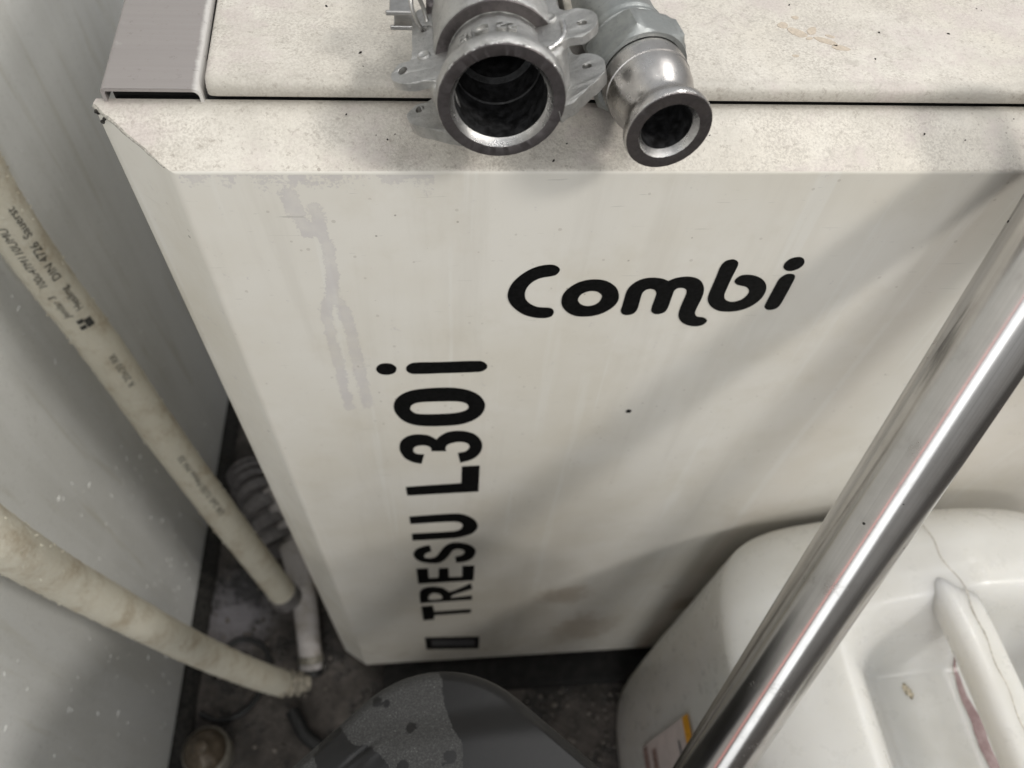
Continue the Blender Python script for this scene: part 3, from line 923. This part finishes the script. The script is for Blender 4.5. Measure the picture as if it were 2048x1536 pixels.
# casting is not perfectly round
b.v = [(x + 0.00018 * math.sin(37 * z * 20 + 11 * y * 30), y, z + 0.00016 * math.sin(41 * x * 22)) for x, y, z in b.v]
b.build('coupling_body', M_cast, CP, smooth=45)
b = MB()
b.lathe([(0.0210, 0.0001), (0.0212, 0.0), (0.0256, 0.0), (0.0259, 0.0003), (0.0258, 0.0012)], fr, 128)
b.v = [(x, y + random.uniform(-.00008, .00008), z) for x, y, z in b.v]
b.build('end_face', M_face, CP, smooth=30)
b = MB()
b.lathe([(0.0212, 0.0303), (0.0214, 0.0302), (0.0258, 0.0302), (0.0261, 0.0305)], fr, 112)
b.build('shoulder_face', M_face, CP, smooth=30)
b = MB()
b.lathe([(0.0212, 0.0), (0.0206, 0.0012), (0.0194, 0.0032), (0.0190, 0.0036)], fr, 128)
b.build('bore_edge', M_bright, CP, smooth=40)
b = MB()
b.lathe([(0.0190, 0.0036), (0.0187, 0.010), (0.0187, 0.0260), (0.0181, 0.0266), (0.0181, 0.0275), (0.0187, 0.0281), (0.0180, 0.040), (0.0150, 0.0405), (0.0146, 0.056), (0.0125, 0.057), (0.0120, 0.095), (0.0001, 0.095)], fr, 96)
b.build('bore', M_bore, CP, smooth=35)
def circle(cx, cz, r, n=16): return [(cx + r * math.cos(2 * math.pi * i / n), cz + r * math.sin(2 * math.pi * i / n)) for i in range(n)]
RO = math.radians(17)            # the coupling lies rolled a little to its left
CU = Vector((-math.sin(RO), 0, math.cos(RO)))
CW = Vector((math.cos(RO), 0, math.sin(RO)))
C0 = Vector((BX, 0, BZ))
def lugplate(name, pts, hole_w, u0, u1, extra=()):
    loop = [(p.x, p.y) for p in catmull([(a, c, 0) for a, c in pts], 3, True)]
    b = MB()
    hl = [circle(hole_w, 0.0042, 0.0021)] + [circle(*e) for e in extra]
    b.extrude([loop] + hl, lambda p: C0 + CW * p[0] + Vector((0, p[1], 0)) + CU * (u1 + 0.0003 * math.sin(p[0] * 700 + p[1] * 500)), CU * (u0 - u1))
    return b.build(name, M_cast, CP, smooth=40, bevel=0.0014, seg=3)
lugplate('lug_plate', [(-0.0178, -0.0075), (-0.0235, -0.0092), (-0.0300, -0.0072), (-0.0340, -0.0064), (-0.0385, -0.0052), (-0.0425, -0.0018), (-0.0438, 0.0030), (-0.0422, 0.0075), (-0.0385, 0.0100), (-0.0352, 0.0108), (-0.0345, 0.0150), (-0.0345, 0.0300), (-0.0342, 0.0440), (-0.0290, 0.0475), (-0.0178, 0.0475), (-0.0178, 0.0200)], -0.0386, 0.0062, 0.0098, [(-0.0280, 0.0310, 0.0026)])
lugplate('lug_plate', [(0.0178, 0.0200), (0.0178, 0.0475), (0.0270, 0.0470), (0.0288, 0.0380), (0.0290, 0.0220), (0.0320, 0.0165), (0.0370, 0.0150), (0.0420, 0.0118), (0.0440, 0.0065), (0.0430, 0.0010), (0.0398, -0.0032), (0.0350, -0.0046), (0.0310, -0.0040), (0.0270, -0.0058), (0.0230, -0.0086), (0.0178, -0.0088)], 0.0375, 0.0062, 0.0098)
lugplate('lug_plate', [(-0.0205, -0.0170), (-0.0245, -0.0172), (-0.0280, -0.0150), (-0.0335, -0.0112), (-0.0385, -0.0078), (-0.0425, -0.0030), (-0.0438, 0.0020), (-0.0420, 0.0060), (-0.0380, 0.0082), (-0.0335, 0.0088), (-0.0315, 0.0120), (-0.0312, 0.0300), (-0.0305, 0.0450), (-0.0205, 0.0455), (-0.0204, 0.0150)], -0.0379, -0.0158, -0.0098)
lugplate('lug_plate', [(0.0204, 0.0150), (0.0205, 0.0455), (0.0290, 0.0450), (0.0305, 0.0300), (0.0312, 0.0190), (0.0330, 0.0145), (0.0375, 0.0130), (0.0420, 0.0098), (0.0442, 0.0045), (0.0432, -0.0025), (0.0395, -0.0066), (0.0345, -0.0110), (0.0290, -0.0165), (0.0250, -0.0185), (0.0205, -0.0180)], 0.0366, -0.0158, -0.0098)
# webs between the plates
for sg in (-1, 1):
    b = MB()
    P8 = []
    for w_, u_ in ((sg * 0.0195, -0.0150), (sg * 0.0285, -0.0150), (sg * 0.0300, 0.0), (sg * 0.0290, 0.0090), (sg * 0.0195, 0.0090)):
        P8.append((w_, u_))
    b.rings([[C0 + CW * (w_ * k) + CU * u_ + Vector((0, y, 0)) for w_, u_ in P8] for y, k in ((-0.0105, 0.90), (-0.0060, 0.97), (0.004, 1.0), (0.046, 1.0))], True, True, True)
    b.build('side_web', M_cast, CP, smooth=40, bevel=0.002, seg=3)
def rim_wear(parent, fr_, r, s, a0, a1, n, k):
    O_, A_, U_, V_ = fr_
    b = MB()
    pth = []
    for i in range(n):
        a = a0 + (a1 - a0) * i / (n - 1)
        d = U_ * math.cos(a) + V_ * math.sin(a)
        pth.append(O_ + A_ * (s + random.uniform(-.0003, .0004)) + d * (r + random.uniform(-.0003, .0002)))
    rad = [random.choice((.0001, .00015, .00025, .0004)) * k for _ in range(n)]
    b.tube(pth, lambda t: rad[min(n - 1, int(t * (n - 1) + .5))], 8)
    b.build('rim_wear', M_bright, parent, smooth=60)
rim_wear(CP, fr, 0.0259, 0.0006, math.radians(20), math.radians(165), 70, 1.0)
# raised rim, casting pads, raised letters
def cp(w_, y, u_): return C0 + CW * w_ + CU * u_ + Vector((0, y, 0))
b = MB()
b.tube(catmull([tuple(cp(*p)) for p in ((0.0225, -0.0078, 0.0098), (0.0262, -0.0056, 0.0099), (0.0292, -0.0022, 0.0100), (0.0302, 0.0030, 0.0100), (0.0300, 0.0085, 0.0099))], 6), lambda t: 0.0012 * random.uniform(.85, 1.15), 12)
b.build('casting_ridge', M_bright, CP, smooth=60)
for pw, py in ((0.0253, 0.0128), (-0.0292, 0.0107)):
    b = MB()
    b.lathe([(0.0029, -0.0010), (0.0029, 0.0003), (0.0023, 0.0009), (0.0018, 0.0004), (0.0001, 0.0003)], (cp(pw, py, 0.0098), CU, CW, Vector((0, 1, 0))), 20)
    b.build('casting_pad', M_cast, CP, smooth=50)
tv, tf = text_mesh('BIC SS', 0.0070, 0.00012)
wx = max(v[0] for v in tv)
out, top = [], []
for x, y, z in tv:
    a = math.radians(140) - x / wx * math.radians(66)
    s = 0.0205 - y * 1.0
    for lst, h in ((out, 0.0208), (top, 0.0229)):
        lst.append((BX + math.cos(a) * h, BY + s, BZ + math.sin(a) * h))
b = MB(); b.add(top, tf)
n_ = len(tv)
b.v = top + out
from collections import Counter
ec = Counter()
for fc in tf:
    for i in range(len(fc)): ec[(fc[i], fc[(i + 1) % len(fc)])] += 1
for (i, j) in list(ec):
    if (j, i) not in ec: b.f.append((i, j, j + n_, i + n_))
b.build('raised_letters', M_cast, CP, smooth=40)
# split ring through the upper left lug, folded lever arms
b = MB()
rc = cp(-0.0290, 0.0335, 0.0165)
b.tube([rc + Vector((0.0016 * math.sin(a) - 0.0030 * math.cos(a), 0.0045 * math.sin(a), 0.0085 * math.cos(a))) for a in [2 * math.pi * i / 40 for i in range(41)]], 0.0009, 10)
b.build('split_ring', M_wire, CP, smooth=80)
b = MB()
b.box((BX - 0.0295, BY + 0.062, BZ - 0.0030), (BX - 0.0215, BY + 0.071, BZ + 0.0065))
b.build('pivot_block', M_face, CP, smooth=0, bevel=0.0015)
for dz, dx in ((0.0078, 0.0), (0.0012, 0.0015)):
    b = MB()
    b.box((BX - 0.0470 + dx, BY + 0.0560, BZ + dz - .004), (BX - 0.0345, BY + 0.0572, BZ + dz - 0.0018))
    b.box((BX - 0.0455 + dx, BY + 0.0572, BZ + dz - .004), (BX - 0.0350, BY + 0.0750, BZ + dz - 0.0028))
    b.build('lever_arm', M_wire, CP, smooth=0, bevel=0.0005)
b = MB()
b.box((BX + 0.0305, BY + 0.044, BZ + 0.000), (BX + 0.0345, BY + 0.080, BZ + 0.010)); b.build('lever_arm', M_clampm, CP, smooth=0, bevel=0.001)

# ------------------------------------------------------------------ small adapter beside it
F0 = Vector((0.2180, -0.0262, 1.0426))
AD = thing('hose_adapter', 'small turned steel hose adapter with hexagonal nut, beside the large coupling', 'adapter', tuple(F0))
fa = frame_of(F0, Vector((-0.125, 0.992, 0.002)))
b = MB()
b.lathe([(0.0184, 0.0003), (0.0188, 0.0011), (0.0189, 0.0030), (0.0187, 0.0046), (0.0179, 0.0058), (0.0163, 0.0078), (0.0151, 0.0100), (0.0146, 0.0118), (0.0148, 0.0136),
         (0.0157, 0.0160), (0.0171, 0.0192), (0.0182, 0.0228), (0.0187, 0.0262), (0.0188, 0.0292), (0.01915, 0.0294), (0.0192, 0.0360), (0.0186, 0.0366), (0.0186, 0.0395)], fa, 112)
b.build('adapter_body', M_steel, AD, smooth=38)
b = MB()
b.lathe([(0.0130, 0.0001), (0.0132, 0.0), (0.0182, 0.0), (0.0185, 0.0003)], fa, 96)
b.v = [(x, y + random.uniform(-.0001, .0001), z) for x, y, z in b.v]
b.build('end_face', M_face, AD, smooth=30)
b = MB(); b.lathe([(0.0131, 0.0), (0.0123, 0.0012), (0.0112, 0.0034)], fa, 80); b.build('bore_edge', M_bright, AD, smooth=40)
b = MB(); b.lathe([(0.0112, 0.0034), (0.0110, 0.012), (0.0108, 0.045), (0.0001, 0.045)], fa, 80); b.build('bore', M_bore, AD, smooth=40)
rim_wear(AD, fa, 0.0185, 0.0006, math.radians(35), math.radians(165), 60, 1.1)
O_, A_, U_, V_ = fa
b = MB()
hexr = 0.0206 / math.cos(math.pi / 6)
rot = math.radians(75)
def hx(r, s, chamf=False): return [O_ + A_ * s + (U_ * math.cos(rot + k * math.pi / 3 + d) + V_ * math.sin(rot + k * math.pi / 3 + d)) * r for k in range(6) for d in (0,)]
# chamfered hexagon: flats as a hexagon clipped by a cone at both ends
def hexring(s, cone):
    pts = []
    for i in range(72):
        a = 2 * math.pi * i / 72
        k = ((a - rot) % (math.pi / 3)) - math.pi / 6
        r = min(0.0206 / math.cos(k), cone)
        pts.append(O_ + A_ * s + (U_ * math.cos(a) + V_ * math.sin(a)) * r)
    return pts
b.rings([hexring(0.0388, 0.0190), hexring(0.0390, 0.0209), hexring(0.0404, 0.0220), hexring(0.0424, 0.0238), hexring(0.0540, 0.0238), hexring(0.0560, 0.0222), hexring(0.0572, 0.0206), hexring(0.0574, 0.0180)], True)
b.build('hex_nut', M_galv, AD, smooth=25)
b = MB()
pr = [(0.0186, 0.0572), (0.0186, 0.0600), (0.0192, 0.0606), (0.0192, 0.0622), (0.0184, 0.0630), (0.0184, 0.0642), (0.0190, 0.0650), (0.0190, 0.0664), (0.0182, 0.0672), (0.0182, 0.13), (0.0001, 0.13)]
b.lathe(pr, fa, 72); b.build('threaded_pipe', M_galv, AD, smooth=40)
# ------------------------------------------------------------------ white canister
def mat_can():
    q = NT('translucent_white_plastic')
    a = q.noise(9, 4, 0.6); b = q.noise(60, 6, 0.75)
    c = q.mix(q.step(a, 0.4, 0.7), (0.60, 0.595, 0.57), (0.555, 0.545, 0.51))
    c = q.mix(q.math('MULTIPLY', q.step(b, 0.64, 0.76), 0.2), c, (0.48, 0.445, 0.38))
    v = q.coord((40, 5, 40), (0, 0, 0.25))
    st = q.noise(1.0, 5, 0.7, v)
    sp = q.noise(240, 3, 0.7)
    c = q.mix(q.math('MULTIPLY', q.step(sp, 0.72, 0.76), 0.5), c, (0.35, 0.3, 0.24))
    m = q.out(c, q.mix(q.step(b, 0.4, 0.6), (0.27,) * 3, (0.42,) * 3), 0.0, q.bump(q.noise(35, 3, 0.5), 0.04, 0.004))
    q.b.inputs['Subsurface Weight'].default_value = 0.75
    q.b.inputs['Subsurface Radius'].default_value = (0.05, 0.048, 0.042)
    q.b.inputs['Subsurface Scale'].default_value = 1.0
    return m
M_can = mat_can()
CAN = thing('plastic_canister', 'big translucent white plastic canister with a moulded handle and red residue', 'canister', (0.587, -0.22, 0))
CXc, CYc, AX, AY = 0.540, -0.216, 0.175, 0.205
def super_pt(a, k=1.0):
    n = 4.6
    c, s = math.cos(a), math.sin(a)
    return (CXc + AX * k * math.copysign(abs(c) ** (2 / n), c), CYc + AY * k * math.copysign(abs(s) ** (2 / n), s))
def can_top(x, y):
    z = 0.664 - 0.40 * max(0, 0.555 - x) - 0.05 * (x - 0.57) ** 2
    z += 0.004 * smoothstep(-0.108, -0.086, y)
    side = smoothstep(0.444, 0.504, x) * (1 - smoothstep(0.602, 0.656, x))
    back = smoothstep(0, 1, (-0.104 - y) / 0.052)
    front = 1 - smoothstep(0, 1, (-0.34 - y) / 0.05)
    return z - 0.086 * side * back * front
NA = 200
b = MB()
rings = []
zs_side = [0.004, 0.012, 0.03, 0.07, 0.12, 0.2, 0.3, 0.4, 0.51, 0.565]
ks = [0.93, 0.972, 0.988, 0.996, 1.0, 1.003, 1.003, 1.0, 0.998, 0.996]
for z, k in zip(zs_side, ks): rings.append([(*super_pt(2 * math.pi * i / NA, k), z) for i in range(NA)])
RD = 0.052
for j in range(1, 15):
    a = math.pi / 2 * j / 14
    inset = RD * (1 - math.cos(a)); k = 0.996 - inset / 0.190
    ring = []
    for i in range(NA):
        x, y = super_pt(2 * math.pi * i / NA, k)
        zt = can_top(x, y)
        z0 = 0.565
        ring.append((x, y, z0 + (zt - z0) * math.sin(a)))
    rings.append(ring)
k0 = 0.996 - RD / 0.190
for j in range(1, 60):
    k = k0 * (1 - j / 60)
    ring = []
    for i in range(NA):
        x, y = super_pt(2 * math.pi * i / NA, k)
        ring.append((x, y, can_top(x, y)))
    rings.append(ring)
b.rings(rings, True, True, True)
b.build('canister_body', M_can, CAN, smooth=70)
# handle bar over the grip
b = MB()
HS = 0.888
def hmp(x, y, z): return (0.1205 + (x - 0.1205) * HS, -0.28 + (y + 0.28) * HS, 1.234 + (z - 1.234) * HS)
hp = catmull([hmp(*p) for p in ((0.592, -0.050, 0.566), (0.594, -0.080, 0.569), (0.597, -0.110, 0.571), (0.599, -0.160, 0.572), (0.600, -0.220, 0.572), (0.600, -0.30, 0.571), (0.598, -0.36, 0.566), (0.597, -0.40, 0.56))], 8)
rr = []
for i, p in enumerate(hp):
    sec = []
    wtap = 0.0178
    for k in range(28):
        a = 2 * math.pi * k / 28
        c, s = math.cos(a), math.sin(a)
        sec.append((p.x + wtap * math.copysign(abs(c) ** 0.62, c), p.y, p.z + 0.0142 * math.copysign(abs(s) ** 0.72, s)))
    rr.append(sec)
b.rings(rr, True, True, True)
b.build('handle', M_can, CAN, smooth=70)
M_seam = plain('seam_dirt', (0.50, 0.465, 0.41), 0.7, nscale=300, namt=0.3)
b = MB()
sp_ = []
for y in [-0.0125 - 0.33 * i / 80 for i in range(81)]:
    x = 0.535 + 0.0100 * (1 - smoothstep(-0.108, -0.074, y)) + 0.001 * math.sin(y * 160)
    zt = can_top(x, y)
    hz = 1.234 + (0.572 - 1.234) * HS + 0.0142
    if y > -0.098:
        ins = (-0.0112 - y) / RD
        zz = 0.565 + (zt - 0.565) * math.sqrt(max(0.0, 1 - (1 - min(1, ins)) ** 2))
        h = 1 - smoothstep(-0.099, -0.074, y)
        zz = max(zz, hz * h)
    else: zz = max(hz, can_top(x, y))
    sp_.append(Vector((x, y, zz)))
b.tube(sp_, lambda t: 0.0005 * random.uniform(.6, 1.2), 6); b.build('mould_seam', M_seam, CAN, smooth=80)
M_red = NT('dried_red_residue')
n1 = M_red.noise(40, 5, 0.7)
M_red = M_red.out(M_red.mix(M_red.step(n1, 0.4, 0.65), (0.21, 0.135, 0.135), (0.33, 0.25, 0.245)), 0.3)
b = MB()
rr = []
for i in range(40):
    t = i / 39
    y = -0.145 - 0.15 * t
    x = 0.5635 + 0.0055 * t + 0.0010 * math.sin(t * 23)
    w = (0.0009 + 0.0046 * min(1, t * 3)) * random.uniform(0.92, 1.08)
    ww = [-w * 1.0, -w * .35, w * .3, w * .8]
    rr.append([(x + k, y, can_top(x + k, y) + 0.0006) for k in ww])
b.rings(rr, False); b.build('red_residue', M_red, CAN, smooth=0)
b = MB()
b.tube([Vector((0.5635 + 0.001 * math.sin(i * .5) + i * 0.0003, -0.1505 + i * 0.0018, can_top(0.5635 + i * 0.0003, -0.1505 + i * 0.0018) + 0.0004)) for i in range(14)], 0.0006, 6)
b.build('residue_line', M_red, CAN, smooth=80)
M_brown = plain('brown_smear', (0.42, 0.37, 0.28), 0.6, nscale=300, namt=0.5)
for pts_, w0 in (([(0.521, -0.160), (0.523, -0.168), (0.5235, -0.174)], 0.0034),):
    cc = catmull([(a, c, 0) for a, c in pts_], 8)
    b = MB()
    b.rings([[(p.x + k * w0 * random.uniform(.5, 1.1) * math.sin(math.pi * (0.08 + 0.9 * i / (len(cc) - 1))), p.y, can_top(p.x + k * w0, p.y) + 0.0005) for k in (-1, 0, 1)] for i, p in enumerate(cc)], False)
    b.build('brown_smear', M_brown, CAN, smooth=0)
# sticker on the left face
M_lab = plain('pinkish_label', (0.60, 0.52, 0.50), 0.6, nscale=60, namt=0.08)
M_or = plain('orange_print', (0.70, 0.33, 0.02), 0.6)
M_lp = plain('label_print', (0.30, 0.20, 0.18), 0.7, nscale=200, namt=0.6)
M_lg = plain('label_print_grey', (0.12, 0.12, 0.13), 0.7, nscale=300, namt=0.7)
xl = CXc - AX * 1.003
STK = thing
def face_x(y, z):
    # left side of the body at this height
    s = (y - CYc) / (AY)
    k = 1.003
    s = max(-0.999, min(0.999, s / k))
    return CXc - AX * k * (1 - abs(s) ** 4.6) ** (1 / 4.6)
def patch(y0, y1, z0, z1, d, ny=8, nz=6): return [[(face_x(y0 + (y1 - y0) * i / ny, 0) - d, y0 + (y1 - y0) * i / ny, z0 + (z1 - z0) * j / nz) for j in range(nz + 1)] for i in range(ny + 1)]
b = MB(); b.rings(patch(-0.150, -0.30, 0.205, 0.405, 0.0012), False)
LAB = b.build('label', M_lab, CAN, smooth=60)
for y0, y1, z0, z1, m in ((-0.150, -0.30, 0.405, 0.428, M_or), (-0.176, -0.30, 0.404, 0.416, M_lg), (-0.168, -0.29, 0.375, 0.382, M_lg), (-0.152, -0.30, 0.207, 0.232, M_lp), (-0.160, -0.30, 0.252, 0.275, M_lp)):
    b = MB(); b.rings(patch(y0, y1, z0, z1, 0.0016), False); b.build('label_print', m, LAB, smooth=60)

# ------------------------------------------------------------------ dark container in front
def mat_cont():
    q = NT('dark_grey_plastic')
    n1 = q.noise(420, 5, 0.75); n2 = q.noise(900, 3, 0.7); n3 = q.noise(60, 4, 0.6)
    fld = q.math('ADD', q.attr('film'), q.math('ADD', q.math('MULTIPLY', q.math('SUBTRACT', n1, 0.5), 0.35), q.math('MULTIPLY', q.math('SUBTRACT', n3, 0.5), 0.45)))
    film = q.step(fld, 0.485, 0.515)
    dust = q.mix(q.step(n2, 0.4, 0.65), (0.036, 0.036, 0.036), (0.060, 0.060, 0.059))
    dust = q.mix(q.math('MULTIPLY', q.step(n2, 0.68, 0.72), 0.6), dust, (0.25, 0.25, 0.24))
    c = q.mix(film, (0.007, 0.007, 0.0075), dust)
    rg = q.mix(film, (0.42,) * 3, (0.6,) * 3)
    return q.out(c, rg, 0.0, q.bump(n2, 0.15, 0.0006), Specular_IOR_Level=q.math('SUBTRACT', 0.32, q.math('MULTIPLY', film, 0.22)))
M_cont = mat_cont()
CON = thing('dark_container', 'dark grey plastic container with rounded corner, pale dried film on its lid', 'container', (0.10, -0.24, 0))
corners = [((0.1162, -0.1330), 0.078), ((-0.056, -0.2720), 0.040), ((0.090, -0.4000), 0.045), ((0.2445, -0.2500), 0.038)]
def round_poly(cs, shrink=0.0, n=14):
    cx = sum(c[0][0] for c in cs) / 4; cy = sum(c[0][1] for c in cs) / 4
    out = []
    m = len(cs)
    for i in range(m):
        (p, r), a, c = cs[i], Vector(cs[i - 1][0]), Vector(cs[(i + 1) % m][0])
        p = Vector(p)
        u = (a - p).normalized(); v = (c - p).normalized()
        half = math.acos(u.dot(v)) / 2
        bis = (u + v).normalized()
        cen = p + bis * (r / math.sin(half))
        a0 = p + u * (r / math.tan(half)) - cen
        a1 = p + v * (r / math.tan(half)) - cen
        t0 = math.atan2(a0.y, a0.x); t1 = math.atan2(a1.y, a1.x)
        dlt = (t1 - t0 + math.pi) % (2 * math.pi) - math.pi
        for k in range(n + 1):
            t = t0 + dlt * k / n
            out.append((cen.x + r * math.cos(t), cen.y + r * math.sin(t)))
        # straight part, subdivided
        e = Vector(out[-1])
        nxt, nr = cs[(i + 1) % m]
        nxt = Vector(nxt)
        w = (p - nxt).normalized()
        x2 = (Vector(cs[(i + 2) % m][0]) - nxt).normalized()
        hf = math.acos(w.dot(x2)) / 2
        s2 = nxt + w * (nr / math.tan(hf))
        for k in range(1, 8):
            q_ = e.lerp(s2, k / 8); out.append((q_.x, q_.y))
    return out, (cx, cy)
OUT, CC = round_poly(corners)
CC = (0.100, -0.255)
ZT = 0.720
def dome(x, y, k):
    z = ZT + 0.010 * (1 - k * k) - 0.0012
    # cross-ridge in the lid with a soft highlight, and a shallow round knob
    d = (y + 0.1905) - 0.08 * (x - 0.099)
    z += 0.0055 * (1 - smoothstep(-0.018, 0.003, d))
    r = math.hypot(x - 0.0704, y + 0.219)
    z -= 0.0022 * (smoothstep(0.0113, 0.0128, r) - smoothstep(0.0135, 0.0156, r))
    return z
FILM_OUT = [[(0.1105, -0.1522), (0.1146, -0.166), (0.1167, -0.1791), (0.1215, -0.1971), (0.1278, -0.2061), (0.1271, -0.2192), (0.134, -0.2662), (0.1547, -0.3767), (0.3482, -0.3767), (0.3482, -0.1211)],
            [(0.0372, -0.1853), (0.0538, -0.1902), (0.058, -0.2012), (0.0704, -0.204), (0.0828, -0.2157), (0.0801, -0.2316), (0.0511, -0.2593), (0.0372, -0.2316), (0.04, -0.213), (0.0345, -0.1943)]]
SPOTS = [(0.0732, -0.177, 0.0033), (0.0787, -0.1791, 0.0032), (0.096, -0.195, 0.0036), (0.1195, -0.2137, 0.0039), (0.0911, -0.2171, 0.0041), (0.0918, -0.1922, 0.0012), (0.1029, -0.1964, 0.0011), (0.1063, -0.1833, 0.0010), (0.1153, -0.2178, 0.0012)]
def inside(p, poly):
    x, y = p; c = False
    for i in range(len(poly)):
        x1, y1 = poly[i]; x2, y2 = poly[i - 1]
        if (y1 > y) != (y2 > y) and x < (x2 - x1) * (y - y1) / (y2 - y1) + x1: c = not c
    return c
def film_at(x, y):
    sd = 1e9
    for poly in FILM_OUT:
        d = min(seg_dist(x, y, poly[i - 1], poly[i]) for i in range(len(poly)))
        sd = min(sd, -d if inside((x, y), poly) else d)
    for cx, cy, r in SPOTS: sd = min(sd, math.hypot(x - cx, y - cy) - r)
    return max(0, min(1, 0.5 + sd / 0.009))
b = MB()
rings = []; fl = []
def inset_ring(k, zf):
    rg_ = []
    for x, y in OUT:
        xx, yy = CC[0] + (x - CC[0]) * k, CC[1] + (y - CC[1]) * k
        rg_.append((xx, yy, zf(xx, yy)))
    return rg_
for z, k in ((0.002, .84), (0.01, .86), (0.2, .88), (0.60, .90), (0.690, .905)): rings.append(inset_ring(k, lambda x, y, z=z: z))
for z, k in ((0.6905, .985), (0.693, .996), (0.697, 1.0), (0.702, 1.0), (0.7065, .997), (0.7105, .989), (0.7140, .977), (0.7168, .960), (0.7188, .938)): rings.append(inset_ring(k, lambda x, y, z=z: z))
k1 = 0.912
for j in range(70):
    k = k1 * (1 - j / 70)
    edge = 1
    rings.append(inset_ring(k, lambda x, y, k=k, e=edge: 0.7172 * (1 - e) + dome(x, y, k) * e))
b.rings(rings, True, True, True)
for x, y, z in b.v: fl.append(film_at(x, y) if z > 0.60 else 0.9)
b.at = {'film': fl}
CONB = b.build('lid', M_cont, CON, smooth=60)

# ------------------------------------------------------------------ steel tube leaning on the cabinet edge
def mat_tube():
    q = NT('polished_stainless')
    v = q.coord((420, 420, 3))
    br = q.noise(1.0, 3, 0.5, v)
    a = q.noise(24, 6, 0.7); b = q.noise(190, 5, 0.75)
    c = q.mix(q.step(a, 0.35, 0.7), (0.60, 0.585, 0.57), (0.52, 0.505, 0.49))
    grime = q.math('MULTIPLY', q.step(a, 0.50, 0.72), q.step(b, 0.46, 0.66))
    c = q.mix(q.math('MULTIPLY', grime, 0.4), c, (0.24, 0.22, 0.19))
    sp = q.noise(85, 4, 0.75)
    c = q.mix(q.math('MULTIPLY', q.step(sp, 0.76, 0.79), 0.6), c, (0.05, 0.045, 0.04))
    lv = q.coord((330, 330, 1.4))
    ln = q.noise(1.0, 5, 0.7, lv)
    c = q.mix(q.math('MULTIPLY', q.step(ln, 0.45, 0.65), 0.30), c, (0.34, 0.325, 0.30))
    rg = q.mix(grime, (0.205,) * 3, (0.38,) * 3)
    m = q.out(c, rg, 1.0, q.bump(br, 0.10, 0.0004))
    tg = q.n.new('ShaderNodeTangent'); tg.direction_type = 'RADIAL'; tg.axis = 'Z'
    q.link(tg.outputs[0], q.b.inputs['Tangent'])
    q.b.inputs['Anisotropic'].default_value = 0.6
    q.b.inputs['Anisotropic Rotation'].default_value = TUBE_ROT
    return m
TUBE_ROT = 0.25
M_tube = mat_tube()
AXD = Vector((-0.2647, -0.4367, -0.8598)).normalized()
TR = 0.0220
TP = Vector((0.4204, -0.0350, 1.0189))
t0, t1 = 0.14, 1.165
TUB = thing('steel_tube', 'polished stainless steel tube leaning diagonally against the cabinet edge over the canister', 'tube', tuple(TP + AXD * t1))
b = MB()
ft = frame_of(TP, AXD)
prof = [(TR - .002, t0 - 0.2), (TR, t0 - 0.2)] + [(TR, t0 - 0.2 + (t1 - t0 + 0.2) * i / 60) for i in range(1, 61)] + [(TR - 0.002, t1), (TR - .002, t0 - 0.2)]
O_, A_, U_, V_ = ft
# local frame: z along the tube so that the brushing runs lengthways
b.lathe(prof, (Vector((0, 0, 0)), Vector((0, 0, 1)), Vector((1, 0, 0)), Vector((0, 1, 0))), 96)
tb = b.build('tube_wall', M_tube, None, smooth=50)
tb.parent = TUB
m3 = Matrix((U_, V_, A_)).transposed().to_4x4()
tb.matrix_local = Matrix.Translation(-AXD * t1) @ m3
pts = []
b = MB()
for _ in range(12):
    s = random.uniform(0.02, 0.6); a = random.uniform(0, 6.28)
    d = U_ * math.cos(a) + V_ * math.sin(a)
    p = TP + AXD * s + d * TR
    r = random.uniform(.0004, .0010)
    b.lathe([(0.0001, -r * .3), (r, 0), (r * .6, r * .4), (0.0001, r * .5)], frame_of(p, d), 7)
dr = b.build('dirt_crumbs', M_grime, TUB, smooth=60)
dr['kind'] = 'stuff'
